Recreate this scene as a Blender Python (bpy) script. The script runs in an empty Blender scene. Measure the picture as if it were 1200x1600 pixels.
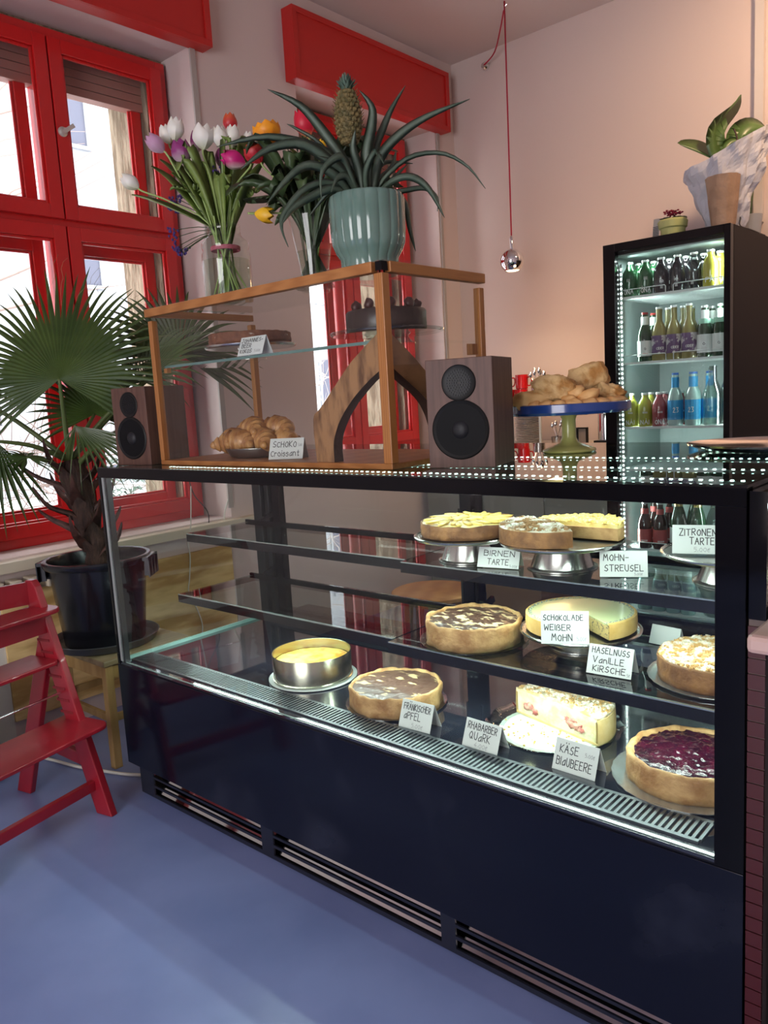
import bpy, math, random
from mathutils import Vector, Matrix, noise, Euler
R_ = math.radians
PI = math.pi
random.seed(7)
SC = bpy.context.scene
COL = SC.collection

# ------------------------------------------------------------------ camera
cam = bpy.data.cameras.new('camera'); cam_o = bpy.data.objects.new('camera', cam); COL.objects.link(cam_o)
YAW, PIT, ROL = 0.7285, 0.1433, -0.0577
Fw = Vector((-math.sin(YAW)*math.cos(PIT), math.cos(YAW)*math.cos(PIT), -math.sin(PIT)))
r0 = Vector((math.cos(YAW), math.sin(YAW), 0)); u0 = r0.cross(Fw)
Rt = r0*math.cos(ROL)+u0*math.sin(ROL); Up = Rt.cross(Fw)
M = Matrix((Rt, Up, -Fw)).transposed().to_4x4(); M.translation = Vector((2.5411, -1.3837, 1.3792))
cam_o.matrix_world = M
cam.sensor_width = 36; cam.sensor_fit = 'AUTO'; cam.lens = 1234.9/1600*36; cam.clip_start = .02; cam.clip_end = 200
SC.camera = cam_o

# ------------------------------------------------------------------ world, lights, exposure
SC.view_settings.view_transform = 'Standard'; SC.view_settings.look = 'None'
SC.view_settings.gamma = 1; SC.view_settings.use_curve_mapping = False
SC.view_settings.exposure = 0.14
SC.cycles.transparent_max_bounces = 48; SC.cycles.max_bounces = 12; SC.cycles.glossy_bounces = 6
SC.cycles.caustics_reflective = False; SC.cycles.caustics_refractive = False
SC.cycles.sample_clamp_indirect = 6
W = bpy.data.worlds.new('overcast_sky'); SC.world = W; W.use_nodes = True
bg = W.node_tree.nodes['Background']; bg.inputs[0].default_value = (.99, .96, .98, 1); bg.inputs[1].default_value = 7.6

def light(name, kind, loc, power, color=(1, 1, 1), size=None, sy=None, rot=(0, 0, 0), spread=None, radius=None, spot=None):
    d = bpy.data.lights.new(name, kind); o = bpy.data.objects.new(name, d); COL.objects.link(o)
    d.energy = power; d.color = color; o.location = loc; o.rotation_euler = rot
    if kind == 'AREA':
        d.shape = 'RECTANGLE'; d.size = size; d.size_y = sy or size
        if spread: d.spread = spread
    if radius is not None and kind != 'AREA': d.shadow_soft_size = radius
    if spot: d.spot_size = spot[0]; d.spot_blend = spot[1]
    return o
def portal(name, loc, sx, sy, rot):
    o = light(name, 'AREA', loc, 1, size=sx, sy=sy, rot=rot); o.data.cycles.is_portal = True
portal('window_daylight', (-1.5, .53, 1.95), 1.3, 2.4, (0, R_(-90), 0))
portal('window_daylight', (-1.5, 2.44, 2.05), 1.3, 2.2, (0, R_(-90), 0))
portal('shopfront_daylight', (2.2, -4.55, 1.5), 2.6, 2.5, (R_(90), 0, 0))
# LED strips of the display case: below the top, and under each shelf front
COOL = (.80, 1, .93)
light('case_top_led', 'AREA', (1.06, .05, 1.155), 5.0, COOL, size=2.0, sy=.015, rot=(R_(28), 0, 0))
light('case_top_led', 'AREA', (1.06, .44, 1.155), 4.0, COOL, size=2.0, sy=.015)
light('case_shelf_led', 'AREA', (1.06, .32, .885), 4.2, COOL, size=2.0, sy=.012)
light('case_shelf_led', 'AREA', (1.06, .26, .662), 5.0, COOL, size=2.0, sy=.012)
# drinks fridge LED columns
light('fridge_led', 'AREA', (.70, 2.72, 1.12), 7, (.85, 1, .97), size=.012, sy=1.8, rot=(R_(90), 0, R_(-50)))
light('fridge_led', 'AREA', (1.17, 2.72, 1.12), 5, (.85, 1, .97), size=.012, sy=1.8, rot=(R_(90), 0, R_(50)))
light('fridge_top_led', 'AREA', (.94, 2.76, 2.03), 2.2, (.85, 1, .97), size=.45, sy=.02)
# warm ceiling spot washing the back wall and a warm bulb over the back counter
light('back_counter_bulb', 'POINT', (.25, 2.72, 1.66), 8.0, (1, .60, .28), radius=.12)
light('warm_wall_spot', 'SPOT', (2.1, 2.2, 3.4), 110, (1, .66, .38), rot=(R_(62), 0, R_(30)), spot=(R_(100), 1), radius=.1)

# ------------------------------------------------------------------ materials
MATS = {}
def mat(name, col, rough=.5, metal=0, col2=None, ns=8, nstretch=(1, 1, 1), bump=None, coat=0, emis=None, estr=1, spec=.5, alpha=1, sub=0, nd=4, contrast=(.35, .65), trans=0):
    if name in MATS: return MATS[name]
    m = bpy.data.materials.new(name); m.use_nodes = True; nt = m.node_tree; b = nt.nodes['Principled BSDF']
    b.inputs['Base Color'].default_value = (*col, 1); b.inputs['Roughness'].default_value = rough; b.inputs['Metallic'].default_value = metal
    b.inputs['Specular IOR Level'].default_value = spec; b.inputs['Coat Weight'].default_value = coat
    b.inputs['Coat Roughness'].default_value = .05
    if trans: b.inputs['Transmission Weight'].default_value = trans
    if sub: b.inputs['Subsurface Weight'].default_value = sub; b.inputs['Subsurface Radius'].default_value = (.01, .006, .004)
    if emis: b.inputs['Emission Color'].default_value = (*emis, 1); b.inputs['Emission Strength'].default_value = estr
    if col2 or bump:
        tc = nt.nodes.new('ShaderNodeTexCoord'); mp = nt.nodes.new('ShaderNodeMapping'); mp.inputs['Scale'].default_value = nstretch
        nt.links.new(tc.outputs['Object'], mp.inputs[0])
    if col2:
        n = nt.nodes.new('ShaderNodeTexNoise'); n.inputs['Scale'].default_value = ns; n.inputs['Detail'].default_value = nd
        nt.links.new(mp.outputs[0], n.inputs['Vector'])
        cr = nt.nodes.new('ShaderNodeValToRGB'); cr.color_ramp.elements[0].position = contrast[0]; cr.color_ramp.elements[1].position = contrast[1]
        cr.color_ramp.elements[0].color = (*col, 1); cr.color_ramp.elements[1].color = (*col2, 1)
        nt.links.new(n.outputs['Fac'], cr.inputs[0]); nt.links.new(cr.outputs[0], b.inputs['Base Color'])
    if bump:
        n2 = nt.nodes.new('ShaderNodeTexNoise'); n2.inputs['Scale'].default_value = bump[0]; n2.inputs['Detail'].default_value = 5
        nt.links.new(mp.outputs[0], n2.inputs['Vector'])
        bp = nt.nodes.new('ShaderNodeBump'); bp.inputs['Strength'].default_value = bump[1]; bp.inputs['Distance'].default_value = bump[2] if len(bump) > 2 else .01
        nt.links.new(n2.outputs['Fac'], bp.inputs['Height']); nt.links.new(bp.outputs[0], b.inputs['Normal'])
    MATS[name] = m; return m
def wood(name, c1, c2, rough=.45, scale=5, stretch=(1, 1, 1), dist=4, coat=0, det=3):
    if name in MATS: return MATS[name]
    m = mat(name, c1, rough, coat=coat); nt = m.node_tree; b = nt.nodes['Principled BSDF']
    tc = nt.nodes.new('ShaderNodeTexCoord'); mp = nt.nodes.new('ShaderNodeMapping'); mp.inputs['Scale'].default_value = stretch
    w = nt.nodes.new('ShaderNodeTexWave'); w.inputs['Scale'].default_value = scale; w.inputs['Distortion'].default_value = dist; w.inputs['Detail'].default_value = det; w.inputs['Detail Scale'].default_value = 1.2
    cr = nt.nodes.new('ShaderNodeValToRGB'); cr.color_ramp.elements[0].color = (*c1, 1); cr.color_ramp.elements[1].color = (*c2, 1)
    nt.links.new(tc.outputs['Object'], mp.inputs[0]); nt.links.new(mp.outputs[0], w.inputs[0]); nt.links.new(w.outputs['Fac'], cr.inputs[0]); nt.links.new(cr.outputs[0], b.inputs['Base Color'])
    return m
def glass(name, tint=(.94, .98, .96), ior=1.55, rough=0):
    """flat pane: mirrors by Fresnel on its outer faces, lets the rest straight through"""
    if name in MATS: return MATS[name]
    m = bpy.data.materials.new(name); m.use_nodes = True; nt = m.node_tree; nt.nodes.clear()
    out = nt.nodes.new('ShaderNodeOutputMaterial'); mx = nt.nodes.new('ShaderNodeMixShader'); tr = nt.nodes.new('ShaderNodeBsdfTransparent'); gl = nt.nodes.new('ShaderNodeBsdfGlossy')
    fr = nt.nodes.new('ShaderNodeFresnel'); ge = nt.nodes.new('ShaderNodeNewGeometry'); mu = nt.nodes.new('ShaderNodeMath'); su = nt.nodes.new('ShaderNodeMath')
    su.operation = 'SUBTRACT'; su.inputs[0].default_value = 1; mu.operation = 'MULTIPLY'
    fr.inputs['IOR'].default_value = ior; tr.inputs[0].default_value = (*tint, 1); gl.inputs['Roughness'].default_value = rough; gl.inputs[0].default_value = (1, 1, 1, 1)
    nt.links.new(ge.outputs['Backfacing'], su.inputs[1]); nt.links.new(fr.outputs[0], mu.inputs[0]); nt.links.new(su.outputs[0], mu.inputs[1])
    nt.links.new(mu.outputs[0], mx.inputs[0]); nt.links.new(tr.outputs[0], mx.inputs[1]); nt.links.new(gl.outputs[0], mx.inputs[2]); nt.links.new(mx.outputs[0], out.inputs[0])
    MATS[name] = m; return m
def emit(name, col, s):
    if name in MATS: return MATS[name]
    m = bpy.data.materials.new(name); m.use_nodes = True; nt = m.node_tree; nt.nodes.clear()
    out = nt.nodes.new('ShaderNodeOutputMaterial'); e = nt.nodes.new('ShaderNodeEmission'); e.inputs[0].default_value = (*col, 1); e.inputs[1].default_value = s
    nt.links.new(e.outputs[0], out.inputs[0]); MATS[name] = m; return m

WALL = mat('plaster_wall', (.64, .53, .50), .85, bump=(60, .05, .002))
CEIL = mat('plaster_ceiling', (.62, .53, .52), .85)
RED = mat('red_gloss_paint', (.56, .012, .012), .3, coat=.4, bump=(25, .12, .003))
REDV = mat('red_satin_paint', (.50, .018, .014), .4)
FLOOR = mat('blue_floor_paint', (.18, .235, .47), .25, col2=(.235, .295, .56), ns=2.2, bump=(9, .05, .004), nd=6)
BLK = mat('black_gloss', (.003, .003, .004), .06, spec=.2)
BLKM = mat('black_matte', (.006, .006, .007), .45, spec=.25)
NAVY = mat('navy_black_glass_panel', (.004, .005, .012), .12, spec=.3, col2=(.016, .018, .030), ns=3.2, nd=9, contrast=(.56, .74))
STEEL = mat('brushed_steel', (.62, .61, .58), .24, 1)
CHROME = mat('chrome', (.85, .85, .85), .05, 1)
DKMET = mat('dark_metal', (.05, .05, .055), .3, .8)
GL = glass('clear_pane', (.975, .99, .985), 1.42)
GLF = glass('front_pane', (.97, .99, .98), 1.42)
GLT = glass('smoked_top_pane', (.30, .36, .34), 1.7)
GLG = glass('green_edge', (.45, .72, .62), 1.6)
GLW = glass('window_pane', (.98, .99, .99), 1.4)
GLV = glass('vase_glass', (.90, .93, .91), 1.55)
OAK = wood('warm_oak', (.33, .125, .032), (.42, .175, .05), .42, 3, (1, 14, 14), 5)
OAKV = wood('warm_oak_upright', (.33, .125, .032), (.42, .175, .05), .42, 3, (14, 14, 1), 5)
ELM = mat('live_edge_elm', (.12, .05, .018), .45, col2=(.36, .18, .075), ns=6, nstretch=(7, 1, 2), nd=8, contrast=(.34, .56))
BARK = mat('dark_bark_edge', (.045, .02, .012), .8, bump=(60, .6, .004))
WALN = mat('walnut_veneer', (.078, .034, .024), .55, col2=(.125, .060, .042), ns=9, nstretch=(8, 8, .5), nd=6)
PLY = wood('pale_pine_board', (.46, .28, .09), (.80, .58, .26), .6, 1.5, (.6, .8, 3.6), 12, det=6)
STOOLW = mat('worn_yellow_wood', (.34, .20, .065), .5, col2=(.46, .30, .12), ns=7, nstretch=(3, 3, .6), nd=6)
CARD = mat('white_card', (.66, .69, .66), .7)
INK = mat('black_ink', (.02, .02, .02), .6)
INKG = mat('grey_ink', (.30, .31, .31), .6)
LED = emit('led_dot', (.85, 1, .95), 55)
LEDB = emit('led_dot_fridge', (.9, 1, .98), 22)

# ------------------------------------------------------------------ mesh helpers
class MB:
    def __init__(s): s.v = []; s.f = []; s.m = []; s.cur = 0
    def add(s, vs, fs):
        o = len(s.v); s.v += [tuple(v) for v in vs]; s.f += [tuple(i+o for i in f) for f in fs]; s.m += [s.cur]*len(fs); return s
    def box(s, a, b):
        x0, y0, z0 = a; x1, y1, z1 = b
        if x1 < x0: x0, x1 = x1, x0
        if y1 < y0: y0, y1 = y1, y0
        if z1 < z0: z0, z1 = z1, z0
        return s.add([(x0, y0, z0), (x1, y0, z0), (x1, y1, z0), (x0, y1, z0), (x0, y0, z1), (x1, y0, z1), (x1, y1, z1), (x0, y1, z1)],
                     [(0, 3, 2, 1), (4, 5, 6, 7), (0, 1, 5, 4), (1, 2, 6, 5), (2, 3, 7, 6), (3, 0, 4, 7)])
    def bar(s, p, q, w, h, up=(0, 0, 1)):
        p = Vector(p); q = Vector(q); d = (q-p).normalized(); u = Vector(up)
        sd = d.cross(u)
        if sd.length < 1e-4: sd = d.cross(Vector((1, 0, 0)))
        sd.normalize(); u = sd.cross(d)
        vs = []
        for c in (p, q):
            for a, b in ((-1, -1), (1, -1), (1, 1), (-1, 1)): vs.append(c+sd*(a*w/2)+u*(b*h/2))
        return s.add(vs, [(3, 2, 1, 0), (4, 5, 6, 7), (0, 1, 5, 4), (1, 2, 6, 5), (2, 3, 7, 6), (3, 0, 4, 7)])
    def lathe(s, prof, c=(0, 0, 0), n=32, fl=None, a0=0, a1=None, capb=True, capt=False):
        full = a1 is None; vs = []; k = n if full else n+1; A = 2*PI if full else a1-a0
        for (r, z) in prof:
            for i in range(k):
                a = a0+A*i/n; rr = r*(fl(a, z) if fl else 1)
                vs.append((c[0]+rr*math.cos(a), c[1]+rr*math.sin(a), c[2]+z))
        fs = []
        for j in range(len(prof)-1):
            for i in range(n):
                i2 = (i+1) % k
                fs.append((j*k+i, j*k+i2, (j+1)*k+i2, (j+1)*k+i))
        if full and capb and prof[0][0] > 1e-5: fs.append(tuple(reversed(range(k))))
        if full and capt and prof[-1][0] > 1e-5: fs.append(tuple(range((len(prof)-1)*k, len(prof)*k)))
        return s.add(vs, fs)
    def tube(s, pts, r, n=8, caps=True):
        pts = [Vector(p) for p in pts]; N = len(pts); vs = []; ref = Vector((0, 0, 1)); rs = r if isinstance(r, (list, tuple)) else [r]*N
        prev = None
        for i, p in enumerate(pts):
            d = (pts[min(i+1, N-1)]-pts[max(i-1, 0)])
            d = d.normalized() if d.length > 1e-9 else Vector((0, 0, 1))
            if prev is None:
                a = d.cross(ref)
                if a.length < 1e-3: a = d.cross(Vector((1, 0, 0)))
            else: a = prev-d*prev.dot(d)
            a.normalize(); prev = a; b = d.cross(a)
            for k in range(n):
                t = 2*PI*k/n; vs.append(p+(a*math.cos(t)+b*math.sin(t))*rs[i])
        fs = [(j*n+k, j*n+(k+1) % n, (j+1)*n+(k+1) % n, (j+1)*n+k) for j in range(N-1) for k in range(n)]
        if caps: fs += [tuple(reversed(range(n))), tuple(range((N-1)*n, N*n))]
        return s.add(vs, fs)
    def blade(s, pts, wid, side, fold=.15, thick=.0012):
        """leaf blade along pts, widths wid, with its flat side along `side`; V folded, given a thickness"""
        pts = [Vector(p) for p in pts]; N = len(pts); vs = []
        for i, p in enumerate(pts):
            d = (pts[min(i+1, N-1)]-pts[max(i-1, 0)]).normalized(); sd = Vector(side); sd = sd-d*sd.dot(d)
            if sd.length < 1e-3: sd = d.orthogonal()
            sd.normalize(); nr = sd.cross(d); w = wid[i]
            vs += [p-sd*w+nr*w*fold*2, p, p+sd*w+nr*w*fold*2, p-nr*thick]
        fs = []
        for j in range(N-1):
            a = j*4; b = a+4
            fs += [(a, a+1, b+1, b), (a+1, a+2, b+2, b+1), (a+2, a+3, b+3, b+2), (a+3, a, b, b+3)]
        return s.add(vs, fs)
    def ngon_prism(s, poly, fn, t0, t1):
        """poly: 2D outline; fn(u,v,t)->3D ; extruded t0..t1"""
        n = len(poly); vs = [fn(u, v, t0) for u, v in poly]+[fn(u, v, t1) for u, v in poly]
        fs = [tuple(reversed(range(n))), tuple(range(n, 2*n))]+[(i, (i+1) % n, n+(i+1) % n, n+i) for i in range(n)]
        return s.add(vs, fs)
    def blob(s, c, r, seed=0, amp=.15, fr=1.5, rot=0, n=14, m=9, fn=None):
        vs = []; c = Vector(c); cr, sr = math.cos(rot), math.sin(rot)
        for j in range(m+1):
            t = PI*j/m
            for i in range(n):
                a = 2*PI*i/n; d = Vector((math.sin(t)*math.cos(a), math.sin(t)*math.sin(a), math.cos(t)))
                k = 1+amp*noise.noise(d*fr+Vector((seed*7.3, seed*3.1, seed)))*2
                if fn: k *= fn(d)
                x, y, z = d.x*r[0]*k, d.y*r[1]*k, d.z*r[2]*k
                vs.append((c.x+x*cr-y*sr, c.y+x*sr+y*cr, c.z+z))
        fs = [(j*n+i, (j+1)*n+i, (j+1)*n+(i+1) % n, j*n+(i+1) % n) for j in range(m) for i in range(n)]
        return s.add(vs, fs)
    def xf(s, Mx):
        s.v = [tuple(Mx @ Vector(v)) for v in s.v]; return s
    def build(s, name, m, parent=None, smooth=False, bevel=0, weld=False, sub=0, loc=None):
        me = bpy.data.meshes.new(name); me.from_pydata(s.v, [], s.f); me.validate()
        for mm in (m if isinstance(m, (list, tuple)) else [m]): me.materials.append(mm)
        if isinstance(m, (list, tuple)) and len(me.polygons) == len(s.m):
            for p, k in zip(me.polygons, s.m): p.material_index = k
        if smooth:
            me.shade_smooth()
            if smooth is not True:
                o_ = me
        o = bpy.data.objects.new(name, me); COL.objects.link(o)
        if parent: o.parent = parent
        if loc: o.location = loc
        if weld: md = o.modifiers.new('weld', 'WELD'); md.merge_threshold = 1e-5
        if bevel: md = o.modifiers.new('bevel', 'BEVEL'); md.width = bevel; md.segments = 2; md.limit_method = 'ANGLE'
        if smooth == 'auto':
            import bmesh
            bm = bmesh.new(); bm.from_mesh(me)
            for e in bm.edges:
                if len(e.link_faces) == 2 and e.calc_face_angle(0) > .6: e.smooth = False
            bm.to_mesh(me); bm.free()
        return o
def thing(name, label, cat, loc=(0, 0, 0), rz=0, group=None):
    o = bpy.data.objects.new(name, None); COL.objects.link(o); o.empty_display_size = .05
    o.location = loc; o.rotation_euler = (0, 0, rz); o['label'] = label; o['category'] = cat
    if group: o['group'] = group
    return o
def tag(o, label, cat, group=None, kind=None):
    o['label'] = label; o['category'] = cat
    if group: o['group'] = group
    if kind: o['kind'] = kind
    return o
def struct(o): o['kind'] = 'structure'; return o
def copy_tree(o, parent=None):
    c = o.copy(); COL.objects.link(c); c.parent = parent
    for ch in [q for q in SC.objects if q.parent == o]: copy_tree(ch, c)
    return c
def lerp(pts, n):
    """Catmull-Rom resample"""
    P = [Vector(p) for p in pts]; out = []; N = len(P)-1
    for k in range(n+1):
        t = k/n*N; i = min(int(t), N-1); f = t-i
        p0, p1, p2, p3 = P[max(i-1, 0)], P[i], P[i+1], P[min(i+2, N)]
        out.append(.5*((2*p1)+(p2-p0)*f+(2*p0-5*p1+4*p2-p3)*f*f+(3*p1-p0-3*p2+p3)*f**3))
    return out

# ------------------------------------------------------------------ handwriting
G = {'A': '00 39 60|14 54', 'a': '56 35 13 10 30 52|56 50', 'B': '00 09 48 56 35 05|35 54 52 40 00', 'b': '09 00 30 52 44 04', 'C': '57 38 17 04 11 30 51', 'c': '46 26 04 01 20 41',
     'D': '00 09 38 56 53 30 00', 'E': '59 09 00 50|05 45', 'e': '03 53 46 26 04 02 20 51', 'F': '00 09 59|05 45', 'G': '58 39 16 03 20 50 54 34', 'H': '09 00|59 50|05 55',
     'I': '09 00', 'i': '06 00|08 09', 'J': '29 69|59 42 20 02', 'K': '09 00|59 04 50', 'L': '09 00 50', 'l': '09 00', 'M': '00 19 34 59 60', 'N': '00 09 50 59', 'n': '06 00|04 26 45 50',
     'O': '38 16 03 20 40 53 56 38', 'o': '26 04 02 20 40 52 44 26', 'P': '00 09 49 57 45 04', 'Q': '38 16 03 20 40 53 56 38|32 60', 'q': '56 26 04 02 20 52|56 50', 'R': '00 09 49 57 45 04|24 50', 'r': '06 00|04 26 45',
     'S': '58 39 17 15 44 52 30 01', 's': '45 26 04 43 41 20 01', 'T': '09 69|39 30', 't': '29 20 41|06 46', 'U': '09 03 20 40 53 59', 'u': '06 01 20 41 46|46 50', 'V': '09 30 69', 'W': '09 10 36 50 69',
     'X': '09 50|59 00', 'Y': '09 35 69|35 30', 'Z': '09 59 00 50', 'ß': '00 07 29 48 46 25 53 51 30 20', 'Ä': '00 39 60|14 54|1b 1c|5b 5c', 'ä': '56 35 13 10 30 52|56 50|29 2a|49 4a',
     'Á': '00 39 60|14 54|3b 3c', 'Ó': '38 16 03 20 40 53 56 38|3b 3c', '5': '59 19 15 46 53 41 10', '0': '38 16 03 20 40 53 56 38', '4': '49 03 53|35 30', '3': '09 49 25 43 41 10', '2': '07 29 47 00 50', '1': '07 19 10', ',': '12 00', '€': '57 38 15 02 20 41|04 44|06 46', '-': '04 44', '.': '00 10', ' ': ''}
def tokv(t): return int(t[0], 16), int(t[1], 16)
def text_strokes(txt, h, jit=0, seed=1, gap=2.2):
    rnd = random.Random(seed); x = 0; out = []
    for ch in txt:
        g = G.get(ch, ''); w = 3; dy = rnd.uniform(-1, 1)*jit*9; sc = 1+rnd.uniform(-1, 1)*jit
        if g:
            mx = 0
            for st in g.split('|'):
                pts = [tokv(t) for t in st.split()]; mx = max(mx, max(p[0] for p in pts))
                out.append([((x+p[0]*sc)*h/9, (p[1]*sc+dy)*h/9) for p in pts])
            w = mx*sc+gap
        x += w
    return out, x*h/9
def write(mb, txt, x, y, h, fn, th=.0009, jit=.0, seed=1, width=None, slope=0, gap=2.2):
    """ribbon strokes of the text; fn(x,y)->(point, normal offset applied)"""
    st, w = text_strokes(txt, h, jit, seed, gap); k = (width/w) if width else 1
    for s in st:
        s = [(x+p[0]*k, y+p[1]+p[0]*k*slope) for p in s]
        for a, b in zip(s[:-1], s[1:]):
            dx, dy = b[0]-a[0], b[1]-a[1]; L = math.hypot(dx, dy)
            if L < 1e-7: continue
            nx, ny = -dy/L*th/2, dx/L*th/2; ex, ey = dx/L*th*.35, dy/L*th*.35
            q = [(a[0]-ex-nx, a[1]-ey-ny), (b[0]+ex-nx, b[1]+ey-ny), (b[0]+ex+nx, b[1]+ey+ny), (a[0]-ex+nx, a[1]-ey+ny)]
            mb.add([fn(*p) for p in q], [(0, 1, 2, 3)])
    return mb

# =================================================================== THE ROOM
XW = -.837; YB = 3.352; ZC = 3.60; XR = 4.9; YF = -4.5
OUT = -1.46
W1 = (-.10, 1.165, .80, 3.11)      # frame outer y0,y1,z0,z1
W2 = (1.81, 3.075, 1.03, 3.11)
def wall_with_holes(name, x0, x1, holes, y0, y1, z0, z1, m, splay=.03):
    mb = MB(); ys = sorted({y0, y1} | {h[0] for h in holes} | {h[1] for h in holes})
    for a, b in zip(ys[:-1], ys[1:]):
        hh = [h for h in holes if h[0] <= a and h[1] >= b]
        if not hh: mb.box((x0, a, z0), (x1, b, z1))
        else:
            h = hh[0]; mb.box((x0, a, z0), (x1, b, h[2])); mb.box((x0, a, h[3]), (x1, b, z1))
    return struct(mb.build(name, m))
STUC = mat('rough_stucco', (.16, .12, .075), .9, col2=(.30, .245, .17), ns=16, nstretch=(1.6, 1.6, .35), nd=6, contrast=(.42, .55), bump=(30, 1, .02))
wall_with_holes('wall_window', -1.10, XW, [(W1[0]-.03, W1[1]+.02, W1[2]-.0, 3.14), (W2[0]+.06, W2[1]+.06, W2[2]-.0, 3.14)], YF, YB+.2, 0, ZC, WALL)
wall_with_holes('wall_outside', OUT, -1.10, [(W1[0]+.06, W1[1]-.09, W1[2]+.02, 3.04), (W2[0]+.06, W2[1]-.09, W2[2]+.02, 3.04)], YF, YB+.2, -.1, ZC, STUC)
struct(MB().box((XW, YB, 0), (XR, YB+.2, ZC)).build('wall_back', WALL))
struct(MB().box((XR, YF, 0), (XR+.2, YB+.2, ZC)).build('wall_right', WALL))
mb = MB(); mb.box((XW, YF-.2, 0), (.9, YF, ZC)); mb.box((3.5, YF-.2, 0), (XR, YF, ZC)); mb.box((.9, YF-.2, 2.75), (3.5, YF, ZC)); mb.box((.9, YF-.2, 0), (3.5, YF, .25))
struct(mb.build('wall_front', WALL))
struct(MB().box((-1.3, YF-.3, -.12), (XR+.3, YB+.3, 0)).build('floor', FLOOR))
struct(MB().box((-1.3, YF-.3, ZC), (XR+.3, YB+.3, ZC+.15)).build('ceiling', CEIL))

SHUT = mat('brown_shutter_slats', (.36, .18, .14), .6)
HAND = mat('aged_white_metal', (.62, .58, .52), .35, .4)
def window(name, y0, y1, z0, z1, tz0, tz1, first):
    root = MB()
    X = -1.04; f = .055; yc = (y0+y1)/2
    # outer casing frame with depth, transom
    mb = root
    mb.box((X-.17, y0, z0), (X-.01, y0+f, z1)); mb.box((X-.17, y1-f, z0), (X-.01, y1, z1)); mb.box((X-.17, y0+f, z1-f), (X-.01, y1-f, z1)); mb.box((X-.17, y0+f, z0), (X+.0, y1-f, z0+.05))
    mb.box((X-.16, y0+f, tz0+.03), (X-.012, y1-f, tz1-.03)); mb.box((X-.155, yc-.028, z0+.05), (X-.014, yc+.028, z1-f))
    o = struct(mb.build(name, RED, bevel=.004))
    def sash(xa, xb, a, b, c, d, w, m=RED):
        s = MB(); s.box((xa, a, c), (xb, a+w, d)); s.box((xa, b-w, c), (xb, b, d)); s.box((xa, a+w, c), (xb, b-w, c+w)); s.box((xa, a+w, d-w), (xb, b-w, d))
        # glazing bead
        q = w+.012; s.box((xa+.012, a+w, c+w), (xb-.012, a+q, d-w)); s.box((xa+.012, b-q, c+w), (xb-.012, b-w, d-w)); s.box((xa+.012, a+q, c+w), (xb-.012, b-q, c+q)); s.box((xa+.012, a+q, d-q), (xb-.012, b-q, d-w))
        so = s.build('sash', m, o, bevel=.003)
        MB().box(((xa+xb)/2-.002, a+w, c+w), ((xa+xb)/2+.002, b-w, d-w)).build('pane', GLW, so)
    for (a, b) in ((y0+.045, yc-.004), (yc+.004, y1-.045)):
        for (c, d) in ((z0+.045, tz0+.045), (tz1-.045, z1-.045)):
            sash(X-.02, X+.018, a, b, c, d, .062)
            sash(X-.15, X-.115, a+.05, b-.05, c+.045, d-.045, .055)
    # espagnolette knob on the meeting stile
    h = MB(); h.lathe([(.0, 0), (.022, 0), (.022, .006), (.012, .012), (.012, .03), (0, .03)], n=20)
    h.box((-.008, -.012, .026), (.01, .05, .036)); h.xf(Matrix.Translation((X+.018, yc+.03, 2.66)) @ Matrix.Rotation(R_(90), 4, 'Y') @ Matrix.Rotation(R_(35), 4, 'Z'))
    h.build('window_handle', HAND, o, smooth='auto')
    if first is not None:
        s = MB()
        for k in range(4): s.box((OUT+.07-.01*(k % 2), y0+.05, z1-.10-.04*(k+1)+.004), (OUT+.12, y1-.05, z1-.10-.04*k))
        s.box((OUT+.05, y0+.05, z1-.10), (OUT+.14, y1-.05, z1-.06))
        s.xf(Matrix.Translation((.20, 0, .03))); s.build('rolled_shutter', SHUT, o)
    return o
window('window_1', *W1, 2.20, 2.32, True)
window('window_2', *W2, 2.20, 2.32, True)
SILL = mat('cream_sill_paint', (.62, .55, .42), .4)
struct(MB().box((-1.05, W1[0]-.6, W1[2]-.055), (-.78, 1.42, W1[2]-.008)).build('trim_1', SILL, bevel=.004))
struct(MB().box((-1.05, W2[0]-.02, W2[2]-.04), (-.80, W2[1]+.2, W2[2]-.004)).build('trim_2', SILL, bevel=.004))
# red valance boxes over the windows
def valance(y0, y1, z0, z1, lab):
    t = thing('window_valance', lab, 'valance', (XW, (y0+y1)/2, z0))
    a, b = y0-(y0+y1)/2, y1-(y0+y1)/2; h = z1-z0
    mb = MB(); mb.box((.0, a, 0), (.075, b, h)); mb.box((.075, a, 0), (.085, b, .03)); mb.box((.075, a, h-.03), (.085, b, h)); mb.box((.075, a, .03), (.085, a+.035, h-.03)); mb.box((.075, b-.035, .03), (.085, b, h-.03))
    mb.build('valance_board', REDV, t, bevel=.002)
valance(-.35, 1.25, 3.12, 3.49, 'red wooden valance box above the left window, cut by the top edge')
valance(1.80, 3.205, 3.118, 3.49, 'red wooden valance box above the window behind the pineapple plant')
CABM = mat('grey_conduit', (.42, .38, .35), .5)
tag(MB().box((XW+.001, 1.165, .85), (XW+.012, 1.195, 3.12)).build('blind_cord_channel', CABM), 'thin grey vertical strip running down the wall beside the left window', 'cord channel')
tag(MB().box((XW+.001, 3.145, .9), (XW+.012, 3.17, 3.12)).build('blind_cord_channel', CABM), 'thin grey vertical strip down the wall right of the far window', 'cord channel')
tag(MB().box((1.14, YB-.035, 2.2), (1.185, YB-.001, ZC)).build('wall_pipe', mat('white_pipe', (.62, .56, .53), .5)), 'pale flat pipe casing running up the back wall above the fridge', 'pipe')
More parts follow.
